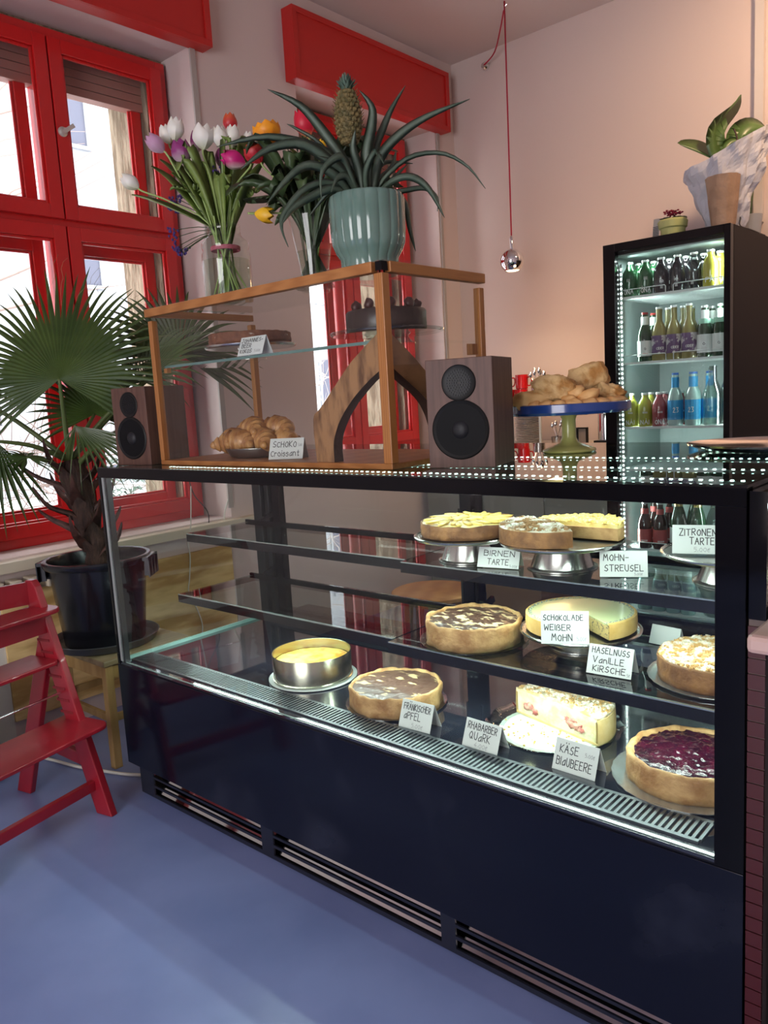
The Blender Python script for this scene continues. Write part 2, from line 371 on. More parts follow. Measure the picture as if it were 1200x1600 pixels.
# wooden board panel and radiator under the sill
mb = MB(); mb.box((XW+.004, -.055, .10), (XW+.022, 1.15, .66))
struct(mb.build('trim_3', PLY))
struct(MB().box((XW+.0, -2.4, 0), (XW+.012, -.056, .70)).build('trim_4', mat('offwhite_panel', (.66, .62, .56), .6)))
rt = thing('radiator', 'cream ribbed radiator just below the left window sill', 'radiator', (XW+.05, .1, .66))
mb = MB()
for k in range(14): mb.box((-.04, -.5+.075*k, 0), (.035, -.5+.075*k+.045, .055))
mb.build('fins', SILL, rt, bevel=.006); MB().tube([(0, -.52, .01), (0, .56, .01)], .012).build('water_pipe', SILL, rt, smooth=True)

# ------------------------------------------------------------------ outside
SNOW = mat('snowy_ground', (.78, .80, .84), .8, col2=(.5, .46, .42), ns=3, nd=6, contrast=(.5, .8))
struct(MB().box((-30, -14, -.6), (OUT, 24, -.35)).build('ground', SNOW))
bt = thing('apartment_building', 'pale rendered apartment building across the street seen through the windows', 'building', (-15, 6, -.35))
FAC = mat('pale_facade', (.24, .25, .27), .8); WDK = mat('facade_window_pane', (.085, .09, .12), .7, spec=.1)
MB().box((-4, -16, 0), (0, 16, 17)).build('facade', FAC, bt)
i = 0
for fl in range(5):
    for k in range(11):
        y = -14+2.7*k; z = 1.6+3.1*fl
        wf = MB(); wf.box((.0, y-.62, z-.08), (.10, y+.62, z)); wf.box((0, y-.62, z), (.05, y-.55, z+1.7)); wf.box((0, y+.55, z), (.05, y+.62, z+1.7)); wf.box((0, y-.62, z+1.7), (.08, y+.62, z+1.8)); wf.box((0, y-.03, z), (.04, y+.03, z+1.7))
        w = wf.build('window', FAC, bt); MB().box((.0, y-.55, z), (.015, y+.55, z+1.7)).build('pane', WDK, w)
for k, y in enumerate((-6.5, 12.1)):
    MB().box((0, y-1.5, 7.6), (1.1, y+1.5, 7.75)).build('balcony_slab', FAC, bt); MB().box((1.04, y-1.5, 7.75), (1.1, y+1.5, 8.6)).build('balcony_railing', mat('railing_red', (.45, .25, .25), .6), bt)
TWIG = mat('bare_twigs', (.20, .15, .13), .85); TWG2 = mat('pale_twigs', (.34, .29, .26), .85)
rnd = random.Random(3)
def twigs(mb, c, n, L, r, spread, bias=(0, 0, 1)):
    for k in range(n):
        p = Vector(c)+Vector((rnd.uniform(-1, 1)*spread[0], rnd.uniform(-1, 1)*spread[1], rnd.uniform(0, 1)*spread[2])); d = Vector((rnd.gauss(0, 1), rnd.gauss(0, 1), rnd.gauss(0, .6))).normalized()+Vector(bias)*.35
        pts = [p.copy()]
        for j in range(4): d = (d+Vector((rnd.gauss(0, .3), rnd.gauss(0, .3), rnd.gauss(0, .3)))).normalized(); p = p+d*L/4; pts.append(p.copy())
        mb.tube(pts, [r, r*.8, r*.6, r*.45, r*.25], 4, caps=False)
mb = MB(); twigs(mb, (-3.6, .2, -.2), 620, .9, .006, (.7, 2.6, 1.45))
tag(mb.build('bare_hedge', TWIG), 'tangle of bare brown shrub twigs outside the left window', 'hedge', kind='stuff')
mb = MB(); twigs(mb, (-3.6, 6.6, 0), 420, .9, .007, (.8, 2.0, 2.6))
tag(mb.build('bare_shrub', TWG2), 'bare pale shrub outside seen past the croissant vitrine', 'shrub', kind='stuff')
tt = thing('street_tree', 'bare street tree with thin branches outside the upper left panes', 'tree', (-7, 1.6, -.4))
MB().tube([(0, 0, 0), (.05, .1, 2), (-.05, .2, 4), (0, .3, 6)], [.16, .13, .09, .05], 10).build('trunk', TWIG, tt, smooth=True)
mb = MB()
for k in range(46):
    z = rnd.uniform(2.4, 6); a = rnd.uniform(0, 2*PI); p = Vector((0, .2, z)); d = Vector((math.cos(a), math.sin(a), .5)).normalized(); pts = [p.copy()]
    for j in range(7): d = (d+Vector((rnd.gauss(0, .18), rnd.gauss(0, .18), rnd.gauss(0, .12)))).normalized(); p = p+d*.42; pts.append(p.copy())
    mb.tube(pts, [.03, .022, .017, .013, .009, .006, .004, .003], 5, caps=False)
mb.build('branches', TWIG, tt)
EVG = mat('evergreen_leaf', (.05, .11, .07), .5)
mb = MB()
for k in range(420):
    c = Vector((-2.0+rnd.gauss(0, .10), 1.15+rnd.gauss(0, .18), .42+abs(rnd.gauss(0, .26)))); a = rnd.uniform(0, 6.28)
    mb.blade([c, c+Vector((math.cos(a)*.05, math.sin(a)*.05, .02)), c+Vector((math.cos(a)*.1, math.sin(a)*.1, -.01))], [.004, .014, .001], (math.sin(a), -math.cos(a), .2))
sh = thing('evergreen_shrub', 'small green evergreen shrub outside the bottom right pane of the left window', 'shrub', (-2.0, 1.15, -.35)); o = mb.build('foliage', EVG); o.location = (2.0, -1.15, .35); o.parent = sh
MB().tube([(0, 0, 0), (.02, 0, .5), (0, .03, .95)], [.02, .015, .008]).build('stem', TWIG, sh)

# =================================================================== DISPLAY CASE
L = 2.1241; HG = .4986; H1 = .1266; HT = 1.2; DC = .66; DT = .945
case = thing('pastry_display_case', 'long black refrigerated pastry display case with glass front full of cakes', 'display case', (0, 0, 0))
# body below the deck
MB().box((.0, .004, H1), (L, DT-.02, HG-.004)).build('body', BLKM, case)
MB().box((.0, -.006, H1), (L, .004, HG-.004)).build('front_panel', NAVY, case, bevel=.001)
# plinth with long slots over a mirror plate
mb = MB(); y0, y1 = .025, .031
secs = [(.105, .70), (.755, 1.395), (1.44, 2.03)]; xs = [.02]+[v for s in secs for v in s]+[L-.02]
for a, b in zip(xs[0::2], xs[1::2]): mb.box((a, y0, 0.004), (b, y1, H1))
for a, b in secs:
    for z0, z1 in ((.004, .018), (.044, .053), (.077, .085), (.108, H1)): mb.box((a, y0, z0), (b, y1, z1))
mb.build('plinth_grille', mat('dark_navy_steel', (.02, .022, .035), .25, .3), case)
MB().ngon_prism([(.034, .004), (.037, .004), (.092, .124), (.089, .124)], lambda u, v, w: (w, u, v), .03, L-.03).build('kick_mirror', mat('polished_plate', (.55, .52, .5), .06, 1), case)
MB().box((.02, .10, 0), (L-.02, .9, H1)).build('base', BLKM, case)
# deck (mirror black) and vent
MB().box((.0, .0, HG-.004), (L, DC, HG+.006)).build('deck', mat('black_mirror_deck', (.015, .017, .025), .04, spec=1, coat=.6), case)
mb = MB(); zv = HG+.006
mb.box((.03, .032, zv), (2.03, .042, zv+.004)); mb.box((.03, .112, zv), (2.03, .122, zv+.004))
n = 150
for k in range(n+1):
    x = .03+k*(2.0/n); mb.box((x-.0032, .042, zv), (x+.0032, .112, zv+.004))
mb.build('vent_grille', mat('vent_steel', (.13, .14, .15), .38, .9), case)
MB().box((.0, .004, HG+.004), (L-.05, .007, HG+.0075)).build('front_edge_light_line', mat('edge_light_tone', (.16, .21, .20), .5), case)  # thin strip added for the line of light along the glass edge
# front frame
MB().box((.0, -.004, 1.163), (L, .03, 1.196)).build('top_rail', BLK, case, bevel=.001)
mb = MB(); mb.box((L-.052, -.004, H1), (L, .035, 1.163)); mb.build('corner_post', BLK, case, bevel=.001)
MB().box((.0, -.004, HG), (.014, .02, 1.163)).build('corner_post', BLK, case, bevel=.001)
MB().box((.014, .000, HG+.01), (.028, .012, 1.163)).build('corner_seal', mat('pale_seal', (.45, .50, .49), .3, .4), case)
MB().box((.028, .004, HG+.006), (.040, .022, 1.163)).build('corner_profile', DKMET, case)
MB().box((.028, -.001, HG+.008), (L-.052, .003, 1.163)).build('front_glass', GLF, case)
MB().box((.002, .02, HG+.008), (.006, DC, 1.163)).build('side_glass', GL, case)
MB().box((L-.008, .035, HG+.008), (L-.003, DC, 1.163)).build('side_glass', GL, case)
MB().box((.002, .02, HG+.006), (.014, DC, HG+.016)).build('side_glass_rail', mat('green_glass_edge', (.25, .42, .38), .2), case)
# top: smoked glass slab, black border
MB().box((.0, .0, HT-.008), (L, DT, HT)).build('top_glass', GLT, case)
mb = MB(); mb.box((.0, .90, 1.16), (L, DT, HT-.0085)); mb.box((0, .03, 1.163), (.03, .90, HT-.0085)); mb.box((L-.03, .03, 1.163), (L, .90, HT-.0085))
mb.build('top_frame', BLKM, case)
for yy in (.24, .44, .69):  # dot rows standing in for one LED strip's reflections in the glass layers
    MB().box((.06, yy-.006, 1.170), (L-.05, yy+.006, 1.1755)).build('led_strip', mat('led_tape', (.4, .45, .44), .5), case)
    d = MB(); k = 0; x = .075
    while x < L-.06: d.box((x-.0030, yy-.0030, 1.1755), (x+.0030, yy+.0030, 1.1785)); d.box((x-.002, yy-.002, 1.1685), (x+.002, yy+.002, 1.170)); x += .0205
    s = d.build('led_dots', LED, case)
# back: posts, sliding door frames
mb = MB(); mb.box((.0, DC, HG), (.05, DC+.13, 1.163)); mb.box((.05, DC+.02, HG), (.075, DC+.09, 1.163))
mb.build('back_post', BLKM, case, bevel=.003)
mb = MB(); mb.box((L-.05, DC, HG), (L, DC+.13, 1.163)); mb.build('back_post', BLK, case, bevel=.003)
MB().box((.05, DC+.02, 1.12), (L-.05, DC+.08, 1.163)).build('door_track', BLKM, case)
MB().box((.05, DC+.0, HG), (L-.05, DC+.10, HG+.035)).build('door_track', BLKM, case)
for (a, b, yy) in ((.08, 1.10, DC+.03), (1.04, 2.07, DC+.055)):
    d = MB(); d.box((a, yy, HG+.035), (a+.03, yy+.018, 1.12)); d.box((b-.045, yy, HG+.035), (b, yy+.018, 1.12)); d.box((a+.03, yy, HG+.035), (b-.045, yy+.018, HG+.055)); d.box((a+.03, yy, 1.105), (b-.045, yy+.018, 1.12))
    do = d.build('sliding_door', BLK, case); MB().box((a+.03, yy+.007, HG+.055), (b-.045, yy+.011, 1.105)).build('pane', GL, do)
# shelves
def shelf(x0, x1, y0, y1, z):
    mb = MB(); mb.box((x0, y0, z-.027), (x1, y0+.010, z+.001)); mb.box((x0, y1-.02, z-.02), (x1, y1, z-.001)); mb.box((x0, y0+.01, z-.02), (x0+.012, y1-.02, z-.001)); mb.box((x1-.012, y0+.01, z-.02), (x1, y1-.02, z-.001))
    mb.bar((x0+.03, y1-.01, z-.012), (x0+.03, DC+.03, z+.02), .012, .02); mb.bar((x1-.03, y1-.01, z-.012), (x1-.03, DC+.03, z+.02), .012, .02)
    s = mb.build('shelf', mat('shelf_gloss_black', (.008, .008, .009), .15, 0, spec=.4), case)
    MB().box((x0+.001, y0+.004, z-.001), (x1-.001, y1, z+.004)).build('glass_plate', glass('shelf_glass', (.62, .68, .67), 1.6), s)
    MB().box((x0+.002, y0-.0012, z+.0012), (x1-.002, y0+.0035, z+.0042)).build('glass_edge', mat('bright_edge', (.5, .56, .54), .15, .8), s)
    MB().box((x0+.01, y0+.014, z-.008), (x1-.01, y0+.024, z-.003)).build('led_strip', mat('led_tape', (.4, .45, .44), .5), s)
    d = MB(); x = x0+.02
    while x < x1-.01: d.box((x-.0018, y0+.017, z-.0098), (x+.0018, y0+.021, z-.008)); x += .0205
    d.build('led_dots', LED, s)
    rl = MB(); rl.box((x0, y1-.035, z+.004), (x1, y1-.025, z+.014)); rl.build('back_rail', BLK, s)
shelf(.05, 1.115, .295, .61, .918)
shelf(.05, 1.105, .235, .61, .700)
shelf(1.120, 2.085, .265, .61, .918)
shelf(1.110, 2.085, .205, .61, .700)
for z in (.93, .71):
    tag_ = MB().box((1.07, .615, z-.08), (1.13, .625, z+.09)).build('shelf_bracket', BLKM, case)
ob = MB().bar((1.105, .62, HG), (1.105, .62, 1.16), .04, .03, up=(0, 1, 0)).build('middle_post', BLK, case)

# =================================================================== CAKES
CR_L = mat('golden_shortcrust', (.34, .165, .055), .7, col2=(.56, .34, .14), ns=26, nd=7, contrast=(.36, .64), bump=(110, .7, .004))
CR_D = mat('brown_crust', (.12, .045, .014), .7, col2=(.25, .11, .035), ns=30, nd=7, bump=(110, .7, .004))
def polar(mb, r, z0, fz, a0=0, a1=2*PI, nr=26, na=110, skirt=None, c=(0, 0, 0)):
    """bumpy top surface with a skirt down to `skirt`"""
    vs = []; full = abs(a1-a0-2*PI) < 1e-6; k = na if full else na+1
    for j in range(nr+1):
        rr = r*j/nr
        for i in range(k):
            a = a0+(a1-a0)*i/na; x, y = rr*math.cos(a), rr*math.sin(a); vs.append((c[0]+x, c[1]+y, c[2]+z0+fz(x, y, rr/r)))
    fs = [(j*k+i, (j+1)*k+i, (j+1)*k+(i+1) % k, j*k+(i+1) % k) for j in range(nr) for i in range(na)]
    if skirt is not None:
        o = len(vs); vs += [(vs[nr*k+i][0], vs[nr*k+i][1], skirt) for i in range(k)]
        fs += [(nr*k+i, o+i, o+(i+1) % k, nr*k+(i+1) % k) for i in range(na)]
        if not full:
            for e in (0, na):
                for j in range(nr):
                    a_, b_ = j*k+e, (j+1)*k+e; o2 = len(vs); vs += [(vs[a_][0], vs[a_][1], skirt), (vs[b_][0], vs[b_][1], skirt)]; fs.append((a_, b_, o2+1, o2) if e == 0 else (b_, a_, o2, o2+1))
    return mb.add(vs, fs)
def nz(x, y, f, s=0): return noise.noise(Vector((x*f+s*3.7, y*f-s*1.9, s)))
def ring_crust(mb, r, h, t, a0=0, a1=None, amp=.0025, seed=0, flare=.0):
    fl = lambda a, z: 1+amp/r*2*noise.noise(Vector((math.cos(a)*4+seed, math.sin(a)*4, z*60)))
    rim = [(0.001, 0), (r-flare, 0), (r-flare*.5, h*.35), (r-.001, h*.7), (r, h*.93), (r-t*.3, h+.001), (r-t*.7, h), (r-t, h-.006), (r-t*1.05, h*.6)]
    o0 = len(mb.v); mb.lathe(rim, n=88, fl=fl, a0=a0, a1=a1, capb=False)
    mb.v[o0:] = [(x, y, z+(.0055*amp/.004*noise.noise(Vector((x*45+seed, y*45, 1.3))) if z > h*.8 else 0)) for x, y, z in mb.v[o0:]]; return mb
def plate(mb, r, t=.004, rim=.006):
    mb.lathe([(0, 0), (r*.7, 0), (r*.9, .002), (r, rim), (r, rim+t*.5), (r*.9, .002+t*.6), (r*.7, t*.6), (0, t*.6)], n=64)
def cake_stand(loc, r, h, foot, lab, m=STEEL):
    t = thing('cake_stand', lab, 'cake stand', loc, group='metal cake stands')
    mb = MB(); mb.lathe([(0, h-.006), (r*.8, h-.006), (r*.97, h-.007), (r, h-.003), (r+.001, h+.001), (r*.98, h+.003), (r*.96, h-.001), (r*.8, h-.002), (0, h-.002)], n=72)
    mb.build('stand_plate', m, t, smooth='auto')
    mb = MB(); mb.lathe([(foot*1.12, 0), (foot*1.12, .003), (foot*1.0, .006), (foot*.86, h*.5), (foot*.84, h-.012), (foot*.95, h-.006)], n=48)
    mb.build('stand_foot', m, t, smooth='auto'); return t
ZS_U = .922+.001; ZS_L = .704+.001; ZD = HG+.0062
def crumbs(name, m, parent, n, r, z, fz, size, a0=0, a1=2*PI, seed=1, q0=0):
    rd = random.Random(seed); mb = MB()
    for k in range(n):
        a = rd.uniform(a0+.03, a1-.03); q = r*math.sqrt(rd.uniform(q0, 1)); x, y = q*math.cos(a), q*math.sin(a); s_ = rd.uniform(*size)
        mb.blob((x, y, z+fz(x, y, q/r)), (s_*rd.uniform(.8, 1.4), s_*rd.uniform(.7, 1.1), s_*.75), seed=k, n=6, m=4, rot=rd.uniform(0, 6), amp=.25, fr=2)
    return mb.build(name, m, parent)
# --- deck row
t = thing('springform_cake', 'yellow cheesecake still in its tall steel ring on a white board', 'cake', (.72, .27, ZD))
mb = MB(); mb.lathe([(0, 0), (.136, 0), (.142, .003), (.142, .006), (.134, .004), (0, .004)], n=72); mb.build('cake_board', mat('white_enamel', (.75, .77, .74), .25), t, smooth='auto')
mb = MB(); mb.lathe([(.124, .005), (.125, .088), (.1262, .089), (.1268, .088), (.1255, .005)], n=96, capb=False); mb.lathe([(.1255, .005), (.129, .006), (.129, .010), (.1258, .012)], n=96, capb=False)
mb.build('steel_ring', mat('satin_steel_ring', (.50, .48, .38), .26, 1), t, smooth='auto')
mb = MB(); polar(mb, .1225, .058, lambda x, y, q: .006*(1-q**4)+.0015*nz(x, y, 60), skirt=.006)
mb.build('filling', mat('yellow_custard', (.62, .24, .02), .45, col2=(.84, .56, .12), ns=26, nd=7, contrast=(.38, .56), bump=(60, .3, .004)), t, smooth='auto')
def tart(name, label, loc, r, h, topmat, crust, amp=.002, f=40, seed=0, t=.012, dome=.004, boardr=None, boardm=None, topz=-.006, wav=0):
    th = thing(name, label, 'cake', loc); z = 0
    if boardr:
        b = MB(); b.lathe([(0, 0), (boardr*.94, 0), (boardr, .004), (boardr, .0055), (boardr*.93, .0025), (0, .0025)], n=90, fl=(lambda a, zz: 1+(.006*math.cos(a*60) if zz > .003 else 0))); b.build('cake_plate', boardm, th, smooth='auto'); z = .003
    mb = MB(); ring_crust(mb, r, h, t, seed=seed, amp=.004 if wav else .0025); mb.xf(Matrix.Translation((0, 0, z))); mb.build('crust', crust, th, smooth=True)
    mb = MB(); polar(mb, r-t*.8, z+h+topz, lambda x, y, q: dome*(1-q*q)+amp*nz(x, y, f, seed)+amp*.6*nz(x, y, f*2.7, seed+1), skirt=z+h*.4, nr=40, na=140)
    mb.build('topping', topmat, th, smooth=True); return th
CHOC = mat('cocoa_with_cream_marbling', (.070, .034, .022), .35, col2=(.62, .47, .26), ns=30, nd=10, nstretch=(.7, 1.7, 1), contrast=(.535, .575), bump=(40, .5, .006), coat=.2)
CHOC2 = mat('cocoa_glaze', (.10, .050, .034), .4, col2=(.60, .44, .24), ns=24, nd=9, nstretch=(.7, 1.8, 1), contrast=(.575, .62), bump=(40, .35, .004), coat=.15)
DSK = mat('steel_plate', (.6, .6, .58), .2, 1); DOIL = mat('white_paper_plate', (.52, .54, .50), .55)
tart('apple_tart', 'round apple tart with brown glazed top, front row beside the steel ring cake', (1.085, .255, ZD), .135, .055, CHOC2, CR_L, seed=2, boardr=.147, boardm=DSK, wav=1)
BERRY = mat('blueberry_glaze', (.012, .001, .005), .18, col2=(.055, .003, .014), ns=30, nd=6, bump=(45, .8, .008), coat=.3)
tb = tart('blueberry_cheesecake', 'cheesecake topped with shiny dark blueberry glaze, front row at right', (1.925, .285, ZD), .139, .058, BERRY, CR_L, amp=.0045, f=55, seed=5, boardr=.172, boardm=mat('fluted_silver_plate', (.7, .71, .7), .25, .85), t=.018, dome=.003)
CRB_S = mat('streusel_crumbs', (.50, .28, .09), .9, col2=(.78, .72, .60), ns=45, nd=6, contrast=(.46, .58)); CRB_B = mat('butter_crumbs', (.66, .40, .09), .85, col2=(.84, .66, .28), ns=60); CRB_D = mat('dusted_crumbs', (.28, .15, .06), .9, col2=(.72, .72, .64), ns=22, nd=6, contrast=(.46, .60))
# --- rhubarb half cake on glass plate
t = thing('glass_cake_plate', 'scalloped glass cake plate under the cut rhubarb cake', 'plate', (1.555, .33, ZD))
mb = MB(); mb.lathe([(0, 0), (.12, 0), (.15, .006), (.172, .018), (.174, .020), (.15, .010), (.12, .004), (0, .004)], n=96, fl=lambda a, z: 1+(.02*math.cos(a*14) if z > .005 else 0)); mb.build('plate_body', glass('plate_glass', (.80, .86, .83), 1.6), t, smooth=True)
t = thing('paper_doily', 'round white paper doily with crumbs on the glass plate', 'doily', (1.555, .33, ZD+.0045)); mb = MB(); mb.lathe([(0, 0), (.139, 0), (.140, .001), (0, .0012)], n=80, fl=lambda a, z: 1+.008*math.cos(a*48)); mb.build('doily_disc', DOIL, t)
CRUMB = mat('crumb_gold', (.62, .42, .10), .8)
mb = MB(); rr = random.Random(5)
for k in range(70):
    a = rr.uniform(PI*1.0, PI*2.05); q = rr.uniform(.02, .135); s = rr.uniform(.0012, .004)
    mb.blob((q*math.cos(a), q*math.sin(a)*.95, .0055+s*.5), (s, s, s*.6), seed=k, n=5, m=4)
o = mb.build('crumb_scatter', CRUMB); o.location = (1.555, .33, ZD); tag(o, 'loose golden crumbs scattered on the doily before the rhubarb cake', 'crumbs', kind='stuff')
SUGAR = mat('sugared_crumble', (.50, .36, .16), .85, col2=(.72, .68, .56), ns=28, nd=6, contrast=(.42, .6), bump=(120, .8, .006))
QUARK = mat('cream_quark_filling', (.70, .58, .26), .7, col2=(.74, .69, .46), ns=28, nd=7, contrast=(.36, .58), bump=(90, .8, .004)); RHU = mat('rhubarb_pink', (.46, .11, .09), .5, col2=(.70, .40, .30), ns=60)
t = thing('rhubarb_quark_cake', 'half a tall rhubarb quark cake, cut side showing pink fruit', 'cake', (1.56, .345, ZD+.0062), rz=R_(-8))
A0, A1 = R_(-12), R_(178)
def half_cut(mb, r, h, a0, a1, n=50):
    pts = [(r*math.cos(a0+(a1-a0)*i/n), r*math.sin(a0+(a1-a0)*i/n)) for i in range(n+1)]
    mb.ngon_prism(pts, lambda u, v, w: (u, v, w), 0, h)
mb = MB(); half_cut(mb, .137, .066, A0, A1); mb.build('filling', QUARK, t)
mb = MB(); mb.lathe([(.1375, 0), (.143, 0), (.1445, .03), (.143, .064), (.138, .067)], n=60, a0=A0, a1=A1); half_cut(mb, .143, .006, A0-.0, A1); mb.build('crust', mat('pale_gold_crust', (.66, .46, .17), .7, col2=(.74, .57, .28), ns=30, bump=(90, .4, .004)), t, smooth='auto')
mb = MB(); polar(mb, .142, .070, lambda x, y, q: .004*(1-q**3)+.0035*nz(x, y, 75, 3)+.002*nz(x, y, 160, 4), a0=A0, a1=A1, skirt=.060, nr=34, na=110); mb.build('crumble_topping', SUGAR, t, smooth='auto')
crumbs('streusel_crumbs', CRB_S, t, 520, .139, .071, lambda x, y, q: .004*(1-q**3)+.0035*nz(x, y, 75, 3), (.0025, .0055), A0, A1, 4)
p0 = Vector((.137*math.cos(A0), .137*math.sin(A0), 0)); p1 = Vector((.137*math.cos(A1), .137*math.sin(A1), 0)); nn = Vector((p1-p0)).cross(Vector((0, 0, 1))).normalized()
mb = MB(); rr = random.Random(9)
for (q, z, w, h) in ((.13, .028, .018, .008), (.17, .034, .014, .009), (.24, .022, .014, .008), (.20, .030, .012, .007), (.70, .034, .02, .010), (.76, .030, .022, .011), (.66, .040, .012, .007), (.83, .024, .014, .006), (.72, .042, .012, .006)):
    c = p1+(p0-p1)*q; mb.blob((c.x+nn.x*-.001, c.y+nn.y*-.001, z), (w*.7, .0035, h), seed=q*10, amp=.5, fr=4, rot=math.atan2((p0-p1).y, (p0-p1).x))
mb.build('rhubarb_pieces', RHU, t, smooth=True)
# --- lower shelf
tart('chocolate_cream_tart', 'tall tart with dark cocoa top and cream swirls on the middle shelf', (1.305, .345, ZS_L), .132, .062, CHOC, CR_L, seed=8, boardr=.15, boardm=glass('glass_board', (.75, .85, .8), 1.6), wav=1, amp=.004)
st2 = cake_stand((1.575, .445, ZS_L), .157, .048, .072, 'low steel cake stand under the pale green cake, middle shelf')
t = thing('white_chocolate_poppy_cake', 'flat pale green glazed cake with a slice missing at the front', 'cake', (1.575, .45, ZS_L+.0525))
MINT = mat('mint_white_glaze', (.60, .66, .32), .3, col2=(.64, .69, .37), ns=6, coat=.3)
B0, B1 = R_(-34), R_(278)
mb = MB(); pts_n = 80; pts = [(0, 0)]+[(.139*math.cos(B0+(B1-B0)*i/pts_n), .139*math.sin(B0+(B1-B0)*i/pts_n)) for i in range(pts_n+1)]
mb.ngon_prism(pts, lambda u, v, w: (u, v, w), 0, .038); mb.build('sponge', mat('poppy_sponge', (.50, .36, .13), .8, col2=(.10, .09, .07), ns=150, contrast=(.55, .62)), t)
mb = MB(); mb.lathe([(.1385, .0), (.1415, 0), (.143, .02), (.142, .040), (.137, .0425), (.134, .040)], n=90, a0=B0, a1=B1); mb.build('crust', mat('light_gold_crust', (.62, .38, .10), .6, col2=(.74, .50, .18), ns=30, bump=(80, .3, .003)), t, smooth='auto')
mb = MB(); polar(mb, .1365, .040, lambda x, y, q: .001*nz(x, y, 10), a0=B0, a1=B1, skirt=.034); mb.build('glaze', MINT, t, smooth='auto')
mb = MB()
for k in range(150):
    a = B0+(B1-B0)*k/150; q = .131+.004*math.sin(k*1.7); mb.blob((q*math.cos(a), q*math.sin(a), .0415), (.0026, .0026, .0012), seed=k, n=5, m=3)
mb.build('poppy_border', mat('poppy_grey', (.30, .32, .27), .8), t)
STRS = mat('pale_streusel', (.56, .34, .13), .85, col2=(.74, .66, .50), ns=22, nd=7, contrast=(.40, .6), bump=(110, .8, .006))
cv = tart('cherry_vanilla_streusel_cake', 'large sugared streusel cake on the middle shelf at right', (1.945, .40, ZS_L), .134, .052, STRS, mat('toasted_crust', (.16, .065, .022), .7, col2=(.30, .14, .045), ns=26, bump=(110, .6, .004)), seed=11, boardr=.156, boardm=mat('foil_plate', (.62, .63, .62), .22, .9), amp=.0055, f=95, topz=0, t=.006, dome=.008)
crumbs('streusel_crumbs', CRB_S, cv, 760, .129, .056, lambda x, y, q: .008*(1-q*q), (.003, .006), seed=7)
# --- upper shelf
cake_stand((1.275, .375, ZS_U), .147, .07, .072, 'steel cake stand under the pear tart, top shelf left')
PEAR = mat('pear_slices_glaze', (.33, .15, .04), .4, col2=(.80, .66, .20), ns=18, nd=5, nstretch=(1, 1, 1), contrast=(.40, .55), bump=(50, .6, .006), coat=.3)
tp = tart('pear_tart', 'shallow pear tart with yellow fanned slices, top shelf left', (1.275, .38, ZS_U+.0735), .130, .036, PEAR, CR_D, seed=13, amp=.0035, f=50, t=.006, topz=-.001)
mb = MB()
for k in range(26):
    a = 2*PI*k/26; q = .075+.02*(k % 2); c = Vector((q*math.cos(a), q*math.sin(a), .0395)); mb.blob(c, (.034, .009, .004), seed=k, rot=a+.35, n=8, m=5)
for k in range(10):
    a = 2*PI*k/10; c = Vector((.03*math.cos(a), .03*math.sin(a), .041)); mb.blob(c, (.024, .008, .004), seed=k, rot=a+.35, n=8, m=5)
mb.build('pear_slices', mat('baked_pear', (.78, .62, .16), .35, col2=(.60, .38, .08), ns=25, coat=.3), tp, smooth=True)
cake_stand((1.55, .405, ZS_U), .158, .07, .08, 'steel cake stand holding two half cakes, top shelf middle')
t = thing('poppy_streusel_cake', 'half of a brown streusel cake dusted with sugar, top shelf middle', 'cake', (1.53, .385, ZS_U+.0735), rz=R_(-160+25))
mb = MB(); C0, C1 = R_(-72), R_(98); half = [(.131*math.cos(C0+(C1-C0)*i/50), .131*math.sin(C0+(C1-C0)*i/50)) for i in range(51)]
mb.ngon_prism([(0, 0)]+half if False else half, lambda u, v, w: (u, v, w), 0, .04); mb.build('crust', CR_D, t)
mb = MB(); polar(mb, .130, .042, lambda x, y, q: .006*(1-q**3)+.004*nz(x, y, 80, 2)+.002*nz(x, y, 190, 4), a0=C0, a1=C1, skirt=.034, nr=34)
mb.build('crumble_topping', mat('dusted_streusel', (.34, .20, .08), .85, col2=(.74, .74, .62), ns=16, nd=8, contrast=(.42, .62), bump=(120, .8, .006)), t, smooth='auto')
crumbs('streusel_crumbs', CRB_D, t, 420, .126, .0435, lambda x, y, q: .006*(1-q**3), (.0028, .0055), C0, C1, 8)
t = thing('butter_crumble_cake', 'half of a bright yellow crumble cake behind the brown streusel half', 'cake', (1.575, .44, ZS_U+.0735), rz=R_(22))
C0, C1 = R_(-28), R_(165); half = [(.118*math.cos(C0+(C1-C0)*i/50), .118*math.sin(C0+(C1-C0)*i/50)) for i in range(51)]
mb = MB(); mb.ngon_prism(half, lambda u, v, w: (u, v, w), 0, .03); mb.build('crust', CR_L, t)
mb = MB(); polar(mb, .117, .036, lambda x, y, q: .004+.007*nz(x, y, 70, 6)+.004*nz(x, y, 150, 4), a0=C0, a1=C1, skirt=.026, nr=34)
mb.build('crumble_topping', mat('butter_crumble', (.72, .50, .12), .8, col2=(.86, .74, .34), ns=30, bump=(90, .8, .006)), t, smooth='auto')
crumbs('butter_crumbs', CRB_B, t, 300, .114, .041, lambda x, y, q: 0, (.0035, .0075), C0, C1, 9)
cake_stand((1.965, .44, ZS_U), .158, .07, .08, 'empty steel cake stand carrying the lemon tart card, top shelf right')

